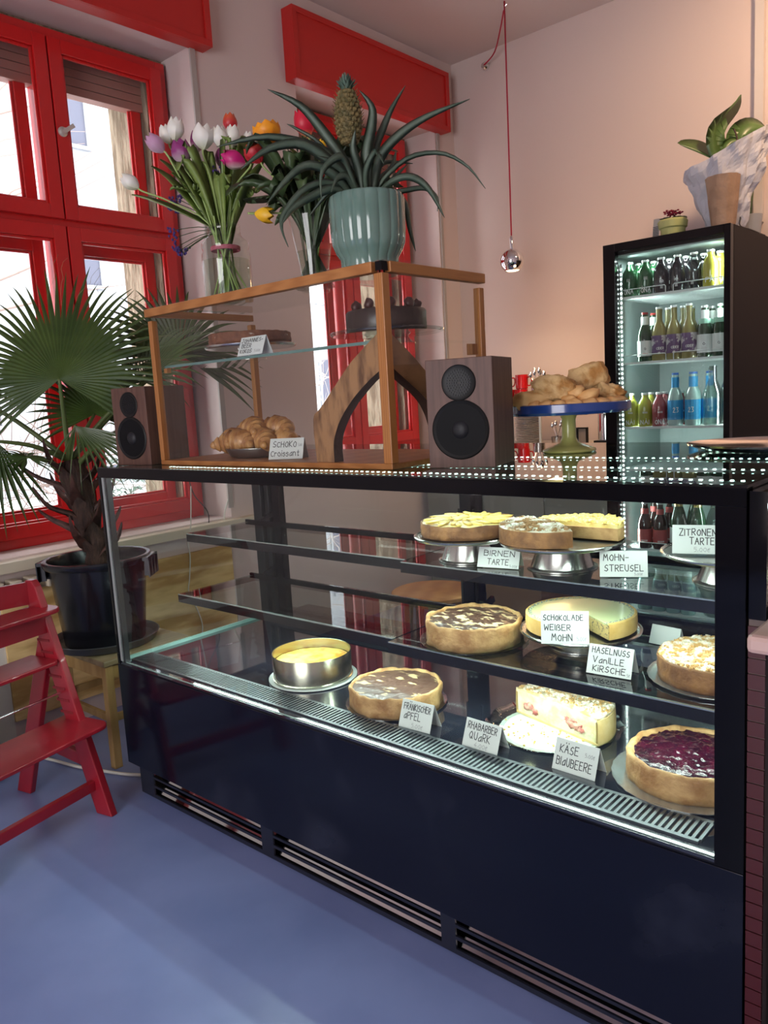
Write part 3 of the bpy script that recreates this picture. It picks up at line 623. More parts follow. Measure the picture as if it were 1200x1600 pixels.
# =================================================================== PRICE CARDS
def card(label, A, B, h, lines, price=None, lean=22, shift=0, parent=None):
    A = Vector(A); B = Vector(B); d = B-A; w = d.length; yaw = math.atan2(d.y, d.x)
    t = thing('price_card', label, 'price card', A, yaw)
    cl, sl = math.cos(R_(lean)), math.sin(R_(lean)); sh = shift
    def pt(x, z, o=0): return (x+sh*z/h, z*sl-o*cl, z*cl+o*sl)       # front panel leans back (local +y is behind)
    def bk(x, z, o=0): return (x+sh*z/h, 2*h*sl-z*sl+o*cl, z*cl+o*sl)
    mb = MB(); mb.ngon_prism([(0, 0), (w, 0), (w, h), (0, h)], lambda u, v, o: pt(u, v, o), 0, .0006); mb.build('front_panel', CARD, t)
    mb = MB(); mb.ngon_prism([(w, 0), (0, 0), (0, h), (w, h)], lambda u, v, o: bk(u, v, o), 0, .0006); mb.build('back_panel', CARD, t)
    mb = MB(); k = 0
    for (txt, x, y, hh, ww) in lines:
        write(mb, txt, x*w, y*h, hh*h, lambda a, b: pt(a, b, .0010), th=.0019, jit=.05, seed=len(txt)+k, width=ww*w if ww else None); k += 1
    mb.build('lettering', INK, t)
    if price:
        mb = MB(); txt, x, y, hh, ww = price; write(mb, txt, x*w, y*h, hh*h, lambda a, b: pt(a, b, .0010), th=.0010, jit=.05, width=ww*w); mb.build('price_lettering', INKG, t)
    return t
card('white card reading JOHANNESBEER KOKOS on the vitrine shelf', (.650, .125, 1.5245), (.762, .125, 1.5245), .058, [('JOHANNES-', .06, .70, .20, .88), ('BEER', .10, .42, .20, .42), ('KOKOS', .08, .14, .20, .5)], ('5,00€', .66, .14, .14, .26))
card('white card reading SCHOKO Croissant at the foot of the vitrine', (.725, .150, 1.2165), (.825, .195, 1.2165), .065, [('SCHOKO', .10, .58, .27, .72), ('Croissant', .06, .14, .28, .86)], ('3,00', .84, .6, .12, .12))
card('white card reading BIRNEN TARTE below the pear tart', (1.357, .300, ZS_U+.001), (1.47, .322, ZS_U+.001), .054, [('BIRNEN', .14, .58, .26, .78), ('TARTE', .24, .16, .26, .54)], ('5,00€', .78, .06, .12, .2))
card('white card reading MOHN-STREUSEL on the top shelf', (1.686, .340, ZS_U+.001), (1.785, .388, ZS_U+.001), .063, [('MOHN-', .08, .62, .24, .56), ('STREUSEL', .10, .22, .24, .84)], ('5,00€', .72, .06, .10, .18))
card('white card reading ZITRONEN TARTE standing on the empty cake stand', (1.860, .345, ZS_U+.073), (1.962, .378, ZS_U+.073), .064, [('ZITRONEN', .14, .64, .23, .74), ('TARTE', .34, .33, .23, .5)], ('5,00€', .42, .08, .15, .34), lean=12)
card('white card reading SCHOKOLADE WEISSER MOHN before the pale green cake', (1.560, .272, ZS_L+.050), (1.662, .326, ZS_L+.050), .080, [('SCHOKOLADE', .05, .72, .17, .86), ('WEIßER', .07, .42, .18, .58), ('MOHN', .22, .10, .20, .46)], ('5,00€', .74, .1, .13, .22), lean=14)
card('white card reading HASELNUSS VANILLE KIRSCHE on the middle shelf', (1.682, .268, ZS_L+.001), (1.790, .276, ZS_L+.001), .069, [('HASELNUSS', .08, .72, .2, .86), ('VanILLE', .12, .40, .2, .72), ('KiRSCHE', .14, .10, .2, .76)], ('5€', .9, .06, .1, .08))
card('white card reading FRÄNKISCHER APFEL in front of the apple tart', (1.200, .128, ZD), (1.302, .134, ZD), .074, [('FRÄNKISCHER', .08, .66, .22, .86), ('aPFEL', .12, .34, .24, .56)], ('5,00€', .40, .08, .14, .38))
card('white card reading RHABARBER QUARK on the case floor', (1.408, .130, ZD), (1.515, .126, ZD), .070, [('RHABARBER', .08, .66, .24, .84), ('QUaRK', .16, .32, .26, .62)], ('4,00€', .34, .08, .15, .4))
card('white card reading KÄSE BLAUBEERE before the blueberry cheesecake', (1.652, .148, ZD), (1.762, .144, ZD), .072, [('KÄSE', .12, .58, .25, .46), ('BlaUBEERE', .08, .18, .26, .84)], ('5,00€', .70, .62, .12, .24))
card('blank back of a white card behind the pale green cake', (1.80, .58, ZS_L+.001), (1.72, .59, ZS_L+.001), .05, [])

# =================================================================== WOODEN VITRINE ON TOP
vx0, vx1, vy0, vy1, vz1 = .2367, 1.2557, .0986, .532, 1.7013
vt = thing('wooden_vitrine', 'oak framed glass vitrine standing on the black case', 'vitrine', (vx0, vy0, HT+.0005)); VO = Vector((vx0, vy0, HT+.0005))
def V(x, y, z): return (x-VO.x, y-VO.y, z-VO.z)
def vb(name, a, b, m, bev=.002): return MB().box(V(*a), V(*b)).build(name, m, vt, bevel=bev)
vb('base_board', (vx0, vy0, HT+.0005), (vx1, vy1, 1.2155), OAK)
vb('post', (vx0, vy0, 1.2155), (vx0+.022, vy0+.022, 1.668), OAKV)
vb('post', (vx1-.026, vy0-.002, 1.2155), (vx1+.002, vy0+.024, 1.678), OAKV)
vb('post', (vx1-.022, vy1-.022, 1.2155), (vx1, vy1, 1.668), OAKV)
vb('post', (vx0, vy1-.022, 1.2155), (vx0+.022, vy1, 1.668), OAKV)
vb('top_beam', (vx0-.01, vy0-.004, 1.681), (vx1-.03, vy0+.022, 1.707), OAK)
MBm = MB().box(V(vx1-.022, vy0+.03, 1.681), V(vx1+.003, vy1+.005, 1.707)); MBm.build('top_beam', wood('warm_oak_cross', (.33, .125, .032), (.42, .175, .05), .42, 3, (14, 1, 14), 5), vt, bevel=.002)
MB().box(V(vx0-.008, vy0+.024, 1.681), V(vx0+.014, vy1, 1.703)).build('top_beam', MATS['warm_oak_cross'], vt, bevel=.002)
mb = MB()
for (x, y) in ((vx1-.012, vy0+.012),): mb.box(V(x-.010, y-.010, 1.684), V(x+.010, y+.012, 1.706)); mb.box(V(x-.004, y-.004, 1.678), V(x-.001, y-.001, 1.69)); mb.box(V(x+.003, y+.004, 1.678), V(x+.006, y+.007, 1.69))
mb.build('corner_fitting', BLK, vt); MB().tube([V(vx1-.012, vy1+.004, 1.694), V(vx1-.012, vy1+.016, 1.694)], .004).build('end_screw', BLK, vt)
vb('top_pane', (vx0+.0, vy0+.004, 1.708), (vx1, vy1, 1.713), GL, 0)
vb('front_pane', (vx0+.005, vy0+.008, 1.2155), (vx1-.026, vy0+.012, 1.681), GL, 0)
vb('left_pane', (vx0+.006, vy0+.022, 1.2155), (vx0+.010, vy1-.022, 1.681), GL, 0)
vb('right_pane', (vx1-.010, vy0+.024, 1.2155), (vx1-.006, vy1-.022, 1.681), GL, 0)
vb('glass_shelf', (vx0+.03, vy0+.03, 1.515), (vx1-.012, vy1-.03, 1.523), GL, 0)
mb = MB(); mb.box(V(vx0+.03, vy0+.0285, 1.515), V(vx1-.012, vy0+.0305, 1.523)); mb.build('glass_edge', mat('green_glass_rim', (.10, .20, .18), .1, spec=1), vt)
mb = MB(); mb.box(V(vx0+.022, vy0+.03, 1.500), V(vx0+.04, vy0+.045, 1.515)); mb.box(V(vx1-.035, vy1-.045, 1.485), V(vx1-.015, vy1-.022, 1.515)); mb.build('shelf_support', OAKV, vt)
# live edge branch braces
fl_ = lerp([(.970, .1205, 1.2155), (.966, .1205, 1.33), (.997, .1205, 1.362), (1.068, .1205, 1.427), (1.126, .1205, 1.478), (1.226, .1205, 1.545)], 30)
fr_ = lerp([(1.037, .1205, 1.2155), (1.040, .1205, 1.271), (1.064, .1205, 1.321), (1.110, .1205, 1.372), (1.166, .1205, 1.416), (1.226, .1205, 1.452)], 30)
def brace(name, left, right, axis):
    n = len(left); poly = [(p[axis], p.z) for p in left]+[(p[axis], p.z) for p in reversed(right)]
    mb = MB()
    vs = []; fs = []
    T = (-.0, .034)
    for t_ in T:
        for p, q in zip(left, right):
            for s in (p, q):
                w = .002*noise.noise(Vector((s.x*30, s.z*30, t_*50)))
                if axis == 0: vs.append(V(s.x+w, vy0+.016+t_+.0, s.z))
                else: vs.append(V(vx1-.016-t_, s.y+w, s.z))
    m2 = 2*n
    for k in range(n-1):
        a = 2*k; fs += [(a, a+2, a+3, a+1), (m2+a, m2+a+1, m2+a+3, m2+a+2)]
    mb.add(vs, fs); mb.cur = 1
    fs2 = []
    for k in range(n-1):
        a = 2*k; fs2 += [(a, m2+a, m2+a+2, a+2), (a+1, a+3, m2+a+3, m2+a+1)]
    fs2 += [(0, 1, m2+1, m2), (2*n-2, m2+2*n-2, m2+2*n-1, 2*n-1)]
    mb.add(vs, fs2)
    return mb.build(name, [ELM, BARK], vt, weld=True)
brace('branch_brace', fl_, fr_, 0)
br_u = lerp([(1.235, .124, 1.550), (1.235, .154, 1.526), (1.235, .197, 1.498), (1.235, .246, 1.462), (1.235, .30, 1.42), (1.235, .365, 1.36), (1.235, .385, 1.32), (1.235, .385, 1.2155)], 30)
br_l = lerp([(1.235, .124, 1.462), (1.235, .152, 1.444), (1.235, .20, 1.413), (1.235, .245, 1.386), (1.235, .285, 1.35), (1.235, .312, 1.30), (1.235, .318, 1.26), (1.235, .32, 1.2155)], 30)
brace('branch_brace', br_u, br_l, 1)
# contents
cake_stand((.515, .29, 1.5235), .146, .045, .045, 'thin metal stand under the coconut cake inside the vitrine')
tart('coconut_currant_cake', 'flat reddish cake dusted with coconut inside the vitrine', (.515, .29, 1.5715), .130, .034, mat('coconut_dust', (.20, .08, .045), .9, col2=(.60, .52, .46), ns=60, nd=7, contrast=(.48, .62), bump=(90, .5, .003)), mat('red_brown_crust', (.13, .042, .02), .75, col2=(.24, .09, .045), ns=34, bump=(110, .7, .004)), t=.004, topz=.001, seed=21)
cake_stand((1.075, .315, 1.5235), .158, .036, .07, 'glass cake pedestal under the chocolate cake in the vitrine', glass('pedestal_glass', (.72, .78, .76), 1.7))
t = thing('chocolate_cake', 'dark chocolate layer cake crowned with chocolate balls on the glass pedestal', 'cake', (1.075, .315, 1.5235+.0375))
DCH = mat('dark_chocolate', (.028, .014, .011), .35, bump=(60, .3, .004))
mb = MB(); mb.lathe([(0, 0), (.108, 0), (.110, .004), (.110, .05), (.106, .056), (0, .057)], n=60, fl=lambda a, z: 1+.015*math.cos(a*30)); mb.build('cake_body', DCH, t, smooth='auto')
for k in range(9):
    a = 2*PI*k/9; mb = MB(); mb.blob((.085*math.cos(a), .085*math.sin(a), .068), (.014, .014, .015), seed=k, amp=.15); mb.build('truffle', mat('truffle_red_brown', (.06, .018, .015), .35), t, smooth=True)
# croissants
t = thing('steel_pan', 'shallow round steel pan of croissants in the vitrine', 'pan', (.555, .27, 1.2165))
mb = MB(); mb.lathe([(0, 0), (.085, 0), (.098, .006), (.112, .030), (.1145, .031), (.1145, .028), (.100, .004), (.086, -.0) if False else (.0995, .004)], n=64); mb.build('pan_body', mat('dull_steel_pan', (.34, .33, .31), .32, 1), t, smooth='auto')
CROI = mat('croissant_crust', (.30, .11, .03), .45, col2=(.58, .30, .10), ns=26, nstretch=(2, 1, 1), nd=6, bump=(60, .5, .004), coat=.15)
def croissant(c, rz, s, tilt, lab):
    t = thing('croissant', lab, 'croissant', c, rz, group='croissants in the pan')
    mb = MB(); N = 64; pts = []; rs = []
    for k in range(N+1):
        q = k/N*2-1; a = q*1.25; pts.append((math.sin(a)*.062*s, (1-math.cos(a))*.05*s-.01, .0+.006*math.cos(q*2)+tilt*q*.012))
        base = (1-abs(q)**1.8)*.027+.005; rs.append(base*s*(.86+.26*(1-((abs(q)*4.5) % 1))))
    mb.tube(pts, rs, 12); mb.build('pastry', CROI, t, smooth=True); return t
for i, (dx, dy, dz, rz, lab) in enumerate([(-.075, -.04, .042, 2.7, 'croissant hanging over the left rim of the pan'), (-.02, -.065, .042, 3.4, 'front croissant in the pan, nearest the left of the card'), (.045, -.03, .042, 2.9, 'front right croissant in the pan behind the card'), (-.05, .035, .045, .3, 'back left croissant in the pan'), (.03, .045, .045, .1, 'back middle croissant in the pan'), (.085, .03, .042, -.6, 'croissant at the right rim of the pan'), (-.015, -.01, .076, 2.9, 'croissant lying on top of the left pile'), (.05, .02, .076, 3.3, 'croissant lying on top of the right pile')]):
    croissant((.540+dx*1.15, .27+dy*1.1, 1.2185+dz), rz, 1.28, .3*(i % 3-1), lab)

# =================================================================== SPEAKERS
CONE = mat('speaker_cone', (.006, .006, .007), .6, spec=.12); RUB = mat('rubber_surround', (.008, .008, .008), .45, spec=.25); CAP = mat('dust_cap', (.014, .014, .017), .5, spec=.3)
def disc_y(mb, prof, c, n=48):
    """lathe about the -y axis"""
    s = MB(); s.lathe(prof, n=n, capb=False); s.xf(Matrix.Translation(c) @ Matrix.Rotation(R_(90), 4, 'X')); mb.add(s.v, s.f)
def speaker(loc, rz, label, w=.168, h=.262, d=.175):
    t = thing('bookshelf_speaker', label, 'speaker', loc, rz, group='walnut bookshelf speakers')
    MB().box((0, 0, 0), (w, d, h)).build('cabinet', WALN, t, bevel=.0015)
    mb = MB(); wc = (w/2, 0, .092); disc_y(mb, [(.0720, 0), (.0720, .002), (.069, .004), (.062, .001), (.056, -.001)], wc); mb.build('woofer_surround', RUB, t, smooth='auto')
    mb = MB(); disc_y(mb, [(.0625, .0012), (.056, .0010), (.028, .0012), (.020, .0015)], wc); mb.build('woofer_cone', CONE, t, smooth=True)
    mb = MB(); disc_y(mb, [(.0215, .0016), (.018, .006), (.010, .009), (.001, .010)], wc); mb.build('dust_cap', CAP, t, smooth=True)
    tc = (w/2, 0, .204); mb = MB(); disc_y(mb, [(.043, 0), (.043, .002), (.041, .0035), (.036, .0015), (.020, .0012), (.001, .0012)], tc); mb.build('tweeter_ring', RUB, t, smooth='auto')
    mb = MB()
    for k in range(1, 6):
        for j in range(k*6):
            a = 2*PI*j/(k*6); x, z = tc[0]+math.cos(a)*.006*k, tc[2]+math.sin(a)*.006*k; mb.box((x-.0016, -.0032, z-.0016), (x+.0016, -.0012, z+.0016))
    mb.build('tweeter_mesh', CAP, t)
    return t
speaker((1.333, .150, HT+.0005), R_(17), 'walnut bookshelf speaker beside the vitrine, right of the oak corner post')
speaker((.035, .058, HT+.0005), R_(9), 'walnut bookshelf speaker on the left end of the black case')
CBL = mat('black_cable', (.02, .02, .02), .5); CBW = mat('white_cable', (.72, .70, .62), .5)
tag(MB().tube(lerp([(XW+.004, .93, 1.15), (XW+.006, .935, 1.033), (XW+.006, .961, .942), (XW+.006, 1.03, .85), (XW+.006, 1.027, .76)], 24), .003, 6).build('speaker_cable', CBL), 'thin black cable running down the wall to the sill corner', 'cable')
tag(MB().tube(lerp([(-.775, .904, 1.0), (-.775, .881, .80), (-.81, .880, .74), (-.811, .886, .643), (-.811, .87, .53), (-.811, .859, .466), (-.811, .896, .374), (-.811, .921, .284), (-.811, .91, .20)], 30), .003, 6).build('white_cable', CBW), 'thin white cable hanging over the pine board left of the case back post', 'cable')
tag(MB().tube(lerp([(XW+.006, 1.177, 1.0), (XW+.006, 1.178, .924), (XW+.006, 1.131, .801), (XW+.006, 1.158, .66), (XW+.006, 1.153, .522), (XW+.006, 1.13, .388), (XW+.006, 1.168, .256), (XW+.006, 1.127, .10)], 30), .0035, 6).build('grey_cable', CBW), 'pale looping cable hanging beside the right edge of the pine board', 'cable')

# =================================================================== BREAD STAND
bs = thing('footed_bread_plate', 'blue footed plate with yellow green pedestal piled with bread rolls', 'cake stand', (1.462, .62, HT+.0005))
YG = mat('olive_yellow_ceramic', (.52, .50, .16), .25, coat=.4); BLUE = mat('cobalt_ceramic', (.012, .05, .24), .2, coat=.6)
mb = MB(); mb.lathe([(.0, 0), (.070, 0), (.074, .003), (.072, .008), (.045, .018), (.026, .026), (.020, .040), (.019, .090), (.024, .104)], n=48); mb.build('pedestal', YG, bs, smooth=True)
mb = MB(); mb.lathe([(0, .104), (.12, .104), (.160, .107), (.167, .114), (.168, .134), (.164, .136), (.160, .118), (.12, .112), (0, .112)], n=80); mb.build('plate_body', BLUE, bs, smooth='auto')
CI1 = mat('ciabatta_crust', (.56, .30, .09), .7, col2=(.76, .52, .23), ns=14, bump=(30, .5, .008)); CI2 = mat('bread_crumb_face', (.78, .54, .25), .85, col2=(.50, .24, .065), ns=22, nd=7, bump=(35, 1, .012), contrast=(.45, .62)); RO = mat('small_roll_crust', (.60, .27, .07), .55, col2=(.82, .52, .22), ns=12, bump=(40, .3, .004))
bc = Vector((1.462, .62, HT+.1135))
def plate_off(u, d, z): return bc+Vector((math.cos(YAW)*u-math.sin(YAW)*d, math.sin(YAW)*u+math.cos(YAW)*d, z))
def boxy(v): p = 3.2; return .93/max(1e-4, (abs(v.x)**p+abs(v.y)**p+abs(v.z)**p))**(1/p)
def roll(u, d, z, r, rz, m, lab, nm='bread_roll', amp=.12, fr=1.5, seed=0, flat=None):
    if m is not RO: flat = boxy; amp *= .8; fr *= 1.3
    else: u *= .93; d *= .88; r = (r[0]*1.15, r[1]*1.05, r[2]*1.1); z += .002
    t = tag(MB().blob((0, 0, 0), r, seed=seed, amp=amp, fr=fr, n=32, m=22, fn=flat).build(nm, m, smooth=True), lab, 'bread', group='bread on the blue plate')
    t.location = plate_off(u, d, z); t.rotation_euler = rz; return t
roll(-.112, -.055, .032, (.052, .034, .030), (0, .05, YAW), CI1, 'round pale ciabatta at the left of the blue plate', seed=1)
roll(-.050, -.055, .062, (.062, .040, .036), (0, .15, YAW), CI2, 'torn ciabatta with rough crumb, left centre of the pile', seed=2, amp=.2, fr=2.2)
roll(-.035, .055, .068, (.055, .04, .034), (0, -.1, YAW), CI2, 'upright bread piece at the back left of the pile', seed=3, amp=.2, fr=2)
roll(.062, .02, .088, (.058, .03, .040), (0, -.25, YAW), CI2, 'big cut ciabatta slab standing at the top of the pile', seed=4, amp=.16, fr=2)
roll(.118, .00, .040, (.040, .035, .028), (0, .3, YAW), CI2, 'torn bread piece at the right of the pile', seed=5, amp=.25, fr=2.2)
roll(.002, -.085, .048, (.024, .020, .017), (0, -.45, YAW), RO, 'small roll leaning up in the centre of the pile', seed=6)
roll(.032, -.100, .036, (.030, .018, .015), (0, -.45, YAW), RO, 'pale oval roll tilted right, front centre', seed=7)
for k, (u, d, w, lab) in enumerate([(-.120, -.100, .018, 'small roll at the left front rim, half behind the speaker'), (-.088, -.122, .020, 'second small roll from the left along the front rim'), (-.055, -.135, .024, 'third small roll along the front rim, slightly flattened'), (-.018, -.142, .024, 'round golden roll in the middle of the front rim'), (.026, -.138, .026, 'golden roll right of the middle on the front rim'), (.066, -.120, .024, 'orange brown roll on the right of the front rim'), (.105, -.092, .024, 'flat roll near the right rim'), (.138, -.045, .022, 'last small roll hanging at the right rim'), (-.02, -.10, .022, 'small roll tucked under the torn ciabatta')]):
    roll(u, d, .016+(.012 if k == 8 else 0), (w, .02, .015), (0, 0, YAW+.2*(k % 3-1)), RO, lab, seed=10+k)
# silver tray
t = thing('silver_tray', 'oval silver serving tray lying on the right end of the case', 'tray', (2.0, .72, HT+.0005), YAW*0)
mb = MB(); mb.lathe([(0, .004), (.19, .004), (.205, .008), (.235, .016), (.238, .018), (.236, .013), (.205, .003), (.19, 0), (0, 0)], n=72); mb.xf(Matrix.Diagonal((1, .78, 1, 1))); mb.build('tray_body', mat('polished_silver', (.80, .74, .68), .13, 1), t, smooth='auto')

# =================================================================== FLOWERS
CU = Vector((math.cos(YAW), math.sin(YAW), 0)); CF = Vector((-math.sin(YAW), math.cos(YAW), 0)); CZ = Vector((0, 0, 1))
GRN = mat('tulip_leaf_green', (.12, .185, .035), .42, col2=(.23, .31, .075), ns=10); STEM = mat('tulip_stem_green', (.32, .44, .14), .5); DGRN = mat('dark_foliage', (.025, .050, .018), .45, col2=(.06, .10, .032), ns=12)
def W3(c, u, d, z): return Vector(c)+CU*u+CF*d+CZ*z
def petal_cup(mb, base, axis, r, h, openn=.0, seed=0, n=6):
    axis = Vector(axis).normalized(); a = axis.orthogonal().normalized(); b = axis.cross(a)
    for k in range(n):
        t = 2*PI*k/n+seed; o = a*math.cos(t)+b*math.sin(t); s = axis.cross(o); rr = r*(1.0 if k % 2 else .92)
        vs = []; NN = 8; MM = 6
        for j in range(NN+1):
            q = j/NN; rad = rr*(math.sin(min(q*1.25, 1)*PI/2)**.7)*(1-(.38-openn)*max(0, q-.45)/.55*1.2); z = h*q; w = rr*1.02*math.sin(PI*min(.08+q*.9, .985))**.75
            for i in range(MM+1):
                p = i/MM*2-1; ang = p*w/max(rad, .006) if rad > .006 else p*w/.006; ang = max(-1.05, min(1.05, ang))
                vs.append(Vector(base)+axis*(z-abs(p)**3*h*.10*(q))+(o*math.cos(ang)+s*math.sin(ang))*rad)
        fs = [(j*(MM+1)+i, j*(MM+1)+i+1, (j+1)*(MM+1)+i+1, (j+1)*(MM+1)+i) for j in range(NN) for i in range(MM)]
        mb.add(vs, fs)
def grad_petal(name, c1, c2, zf=.5):
    """petal colour changing from claw to tip along the flower's own height"""
    if name in MATS: return MATS[name]
    m = mat(name, c1, .45, sub=.15); nt = m.node_tree; b = nt.nodes['Principled BSDF']; at = nt.nodes.new('ShaderNodeTexCoord'); sx = nt.nodes.new('ShaderNodeSeparateXYZ'); cr = nt.nodes.new('ShaderNodeValToRGB')
    nt.links.new(at.outputs['Generated'], sx.inputs[0]); nt.links.new(sx.outputs['Z'], cr.inputs[0]); nt.links.new(cr.outputs[0], b.inputs['Base Color'])
    cr.color_ramp.elements[0].color = (*c1, 1); cr.color_ramp.elements[1].color = (*c2, 1); cr.color_ramp.elements[0].position = max(0, zf-.25); cr.color_ramp.elements[1].position = zf+.15
    return m
PW = grad_petal('white_petal', (.62, .62, .40), (.80, .78, .70), .2); PP = grad_petal('purple_petal', (.62, .50, .52), (.26, .035, .17), .3); PL = grad_petal('lilac_petal', (.50, .32, .40), (.50, .28, .42), .3)
PM = grad_petal('magenta_petal', (.55, .45, .40), (.52, .01, .16), .15); PR = grad_petal('red_yellow_petal', (.50, .02, .03), (.60, .10, .03), .7); PRR = grad_petal('crimson_petal', (.55, .35, .12), (.60, .012, .04), .1); PO = grad_petal('orange_petal', (.75, .20, .01), (.85, .32, .01), .4); PY = grad_petal('yellow_petal', (.75, .40, .01), (.85, .50, .02), .4)
def tulip(label, c, neck, foot, head, r, h, m, lean=None, openn=0, dd=0, kind='tulip', leaf=True, grp='tulips in the glass jar', n=6):
    """one flower: stem from foot in the vase through the neck to the bloom"""
    foot = W3(c, *foot); neck = W3(c, *neck); hd = W3(c, head[0], dd, head[1])
    t = thing(kind, label, kind, foot, group=grp)
    d = (hd-neck); ax = Vector(lean) if lean else (d.normalized()+CZ*.3); ax = CU*lean[0]+CZ*lean[1]+CF*(lean[2] if len(lean) > 2 else 0) if lean else ax
    ax.normalize(); base = hd-ax*h*.5
    pts = lerp([foot, neck, neck+d*.5+CZ*.01, base-ax*.02, base], 18)
    MB().tube([p-foot for p in pts], .0030, 6).build('stem', STEM, t, smooth=True)
    mb = MB(); petal_cup(mb, base-foot-ax*h*.08, ax, r*1.16, h*1.16, openn, seed=len(label), n=n); mb.build('bloom', m, t, smooth=True)
    if leaf:
        mb = MB(); s = 1 if head[0] > 0 else -1; p0 = neck-foot; q = d*.8; sd = CU*s*.02
        lp = lerp([p0, p0+q*.35+sd*.5, p0+q*.75+sd*1.6, p0+q*.95+sd*3.0], 10); mb.blade(lp, [.010*(.35+1.5*math.sin(PI*min(.98, .12+i/10.5*.9))) for i in range(11)], CF*.6+CU*.6, fold=.25); mb.build('leaf', GRN, t, smooth=True)
    return t
JC = (.415, .3, 1.714)
jar = thing('glass_jar', 'clear glass jar vase holding the tulips on the vitrine', 'vase', JC)
mb = MB(); mb.lathe([(.0, .0), (.072, .0), (.078, .006), (.079, .140), (.078, .155), (.073, .165), (.076, .175), (.076, .190), (.060, .205), (.052, .215), (.053, .222), (.051, .228), (.053, .234), (.052, .242), (.050, .245)], n=48); mb.build('jar_wall', GLV, jar, smooth=True)
mb = MB(); mb.lathe([(0, .004), (.074, .004), (.0755, .135), (0, .1351)], n=40); mb.build('water', glass('water', (.86, .90, .84), 1.33), jar, smooth='auto')
MB().lathe([(.046, .166), (.048, .168), (.048, .178), (.046, .180)], n=24, capb=False).build('rubber_band', mat('pink_band', (.45, .10, .14), .6), jar)
heads = [('white tulip at the upper left of the bunch, behind its neighbour', -.162, .539, .024, .052, PW, (-.25, 1), .02), ('large white tulip at upper left with pointed petals', -.123, .540, .028, .062, PW, (.15, 1), -.02),
         ('pale lilac tulip leaning out to the left', -.186, .497, .026, .060, PL, (-.75, .8), -.03), ('purple tulip with white base below the white ones', -.105, .464, .034, .066, PP, (-.15, 1), -.04), ('deep purple tulip half hidden behind the white ones', -.069, .520, .024, .056, PP, (0, 1), .04),
         ('open white tulip in the centre of the bunch', -.035, .508, .035, .066, PW, (.1, 1), -.03), ('white tulip right of the open one', .016, .508, .026, .060, PW, (-.1, 1), -.02), ('narrow white tulip touching the one left of it', .052, .515, .026, .060, PW, (.15, 1), 0),
         ('red and yellow tulip standing tallest in the bunch', .043, .566, .024, .052, PR, (0, 1), .03), ('white tulip bud at the right edge of the bunch', .099, .505, .020, .050, PW, (.1, 1), .02), ('magenta tulip tipped to the left at the right side', .062, .425, .030, .068, PM, (-.85, .35), -.07),
         ('dark purple tulip low in the middle of the bunch', .006, .465, .026, .055, PP, (.1, 1), .05), ('white tulip drooping far out to the left alone', -.272, .381, .024, .055, PW, (-.7, .55), -.05)]
for i, (lab, u, z, r, h, m, ln, dd) in enumerate(heads):
    a = i*2.4; tulip(lab, JC, (.040*math.sin(u*8), .028*math.cos(a), .235), (-u*.22+.04*math.cos(a), .045*math.sin(a), .012), (u, z), r, h, m, ln, .12 if r > .034 else 0, dd)
rr = random.Random(4)
# loose tulip leaves of the bunch
def fol(name, lab, c, n, zr, spread, wid, m, cat='foliage', zb=.23, hw=.2, lenr=(.10, .26), grp=None):
    t = thing(name, lab, cat, W3(c, 0, 0, .012)); mb = MB()
    for k in range(n):
        a = rr.uniform(0, 2*PI); sp = rr.uniform(.2, 1)*spread; u = math.cos(a)*sp; d = math.sin(a)*sp*.8; ln = rr.uniform(*lenr)
        p0 = Vector((0, 0, 0)); f = CU*(-u*.35)+CF*(-d*.35); nk = CU*(u*.36)+CF*(d*.36)+CZ*zb; end = nk+CU*u+CF*d+CZ*ln; mid = nk+(end-nk)*.5+CZ*.03
        tip = end+CU*u*.35-CZ*rr.uniform(0, .05)
        lp = lerp([f, nk, mid, end, tip], 14); w = rr.uniform(*wid); mb.blade(lp, [w*(.42+.1*(i < 6)+1.0*math.sin(PI*max(0, min(1, (i-4)/10.2)))) if i < 14 else .001 for i in range(15)], CF*rr.uniform(-1, 1)+CU*rr.uniform(-1, 1), fold=.2)
    mb.build('leaves', m, t, smooth=True); return t
fol('tulip_foliage', 'broad pale green tulip leaves filling the jar bunch', JC, 34, 0, .105, (.010, .017), GRN)
PUR = mat('purple_statice', (.055, .03, .16), .7); 
def sprig(lab, c, start, tips, m, r=.004):
    t = thing('statice_sprig', lab, 'flower', W3(c, *start), group='purple sprigs'); o = W3(c, *start); st = MB(); fl = MB()
    for k, (u, d, z) in enumerate(tips):
        p = W3(c, u, d, z)-o; st.tube(lerp([(0, 0, 0), p*.5+CZ*.01, p], 6), .0012, 4)
        for j in range(8): fl.blob(p+Vector((rr.gauss(0, .006), rr.gauss(0, .006), rr.gauss(0, .006))), (r, r, r*1.2), seed=j, n=6, m=4)
    st.build('stalks', DGRN, t); fl.build('florets', m, t)
sprig('purple statice sprig poking out left of the tulips', JC, (0, 0, .235), [(-.158, 0, .33), (-.150, .02, .305), (-.14, -.01, .335), (-.17, 0, .31), (-.13, .01, .345)], PUR)
sprig('purple statice sprig drooping at the left of the jar neck', JC, (0, .01, .235), [(-.165, 0, .24), (-.168, 0, .215), (-.16, .01, .19), (-.15, 0, .175), (-.145, 0, .165), (-.135, .01, .178)], PUR)
sprig('dark purple statice in the middle of the tulips', JC, (0, .0, .235), [(-.02, -.02, .40), (-.01, 0, .42), (-.03, 0, .38), (.0, .01, .37), (-.075, 0, .38), (-.08, .01, .39)], PUR)
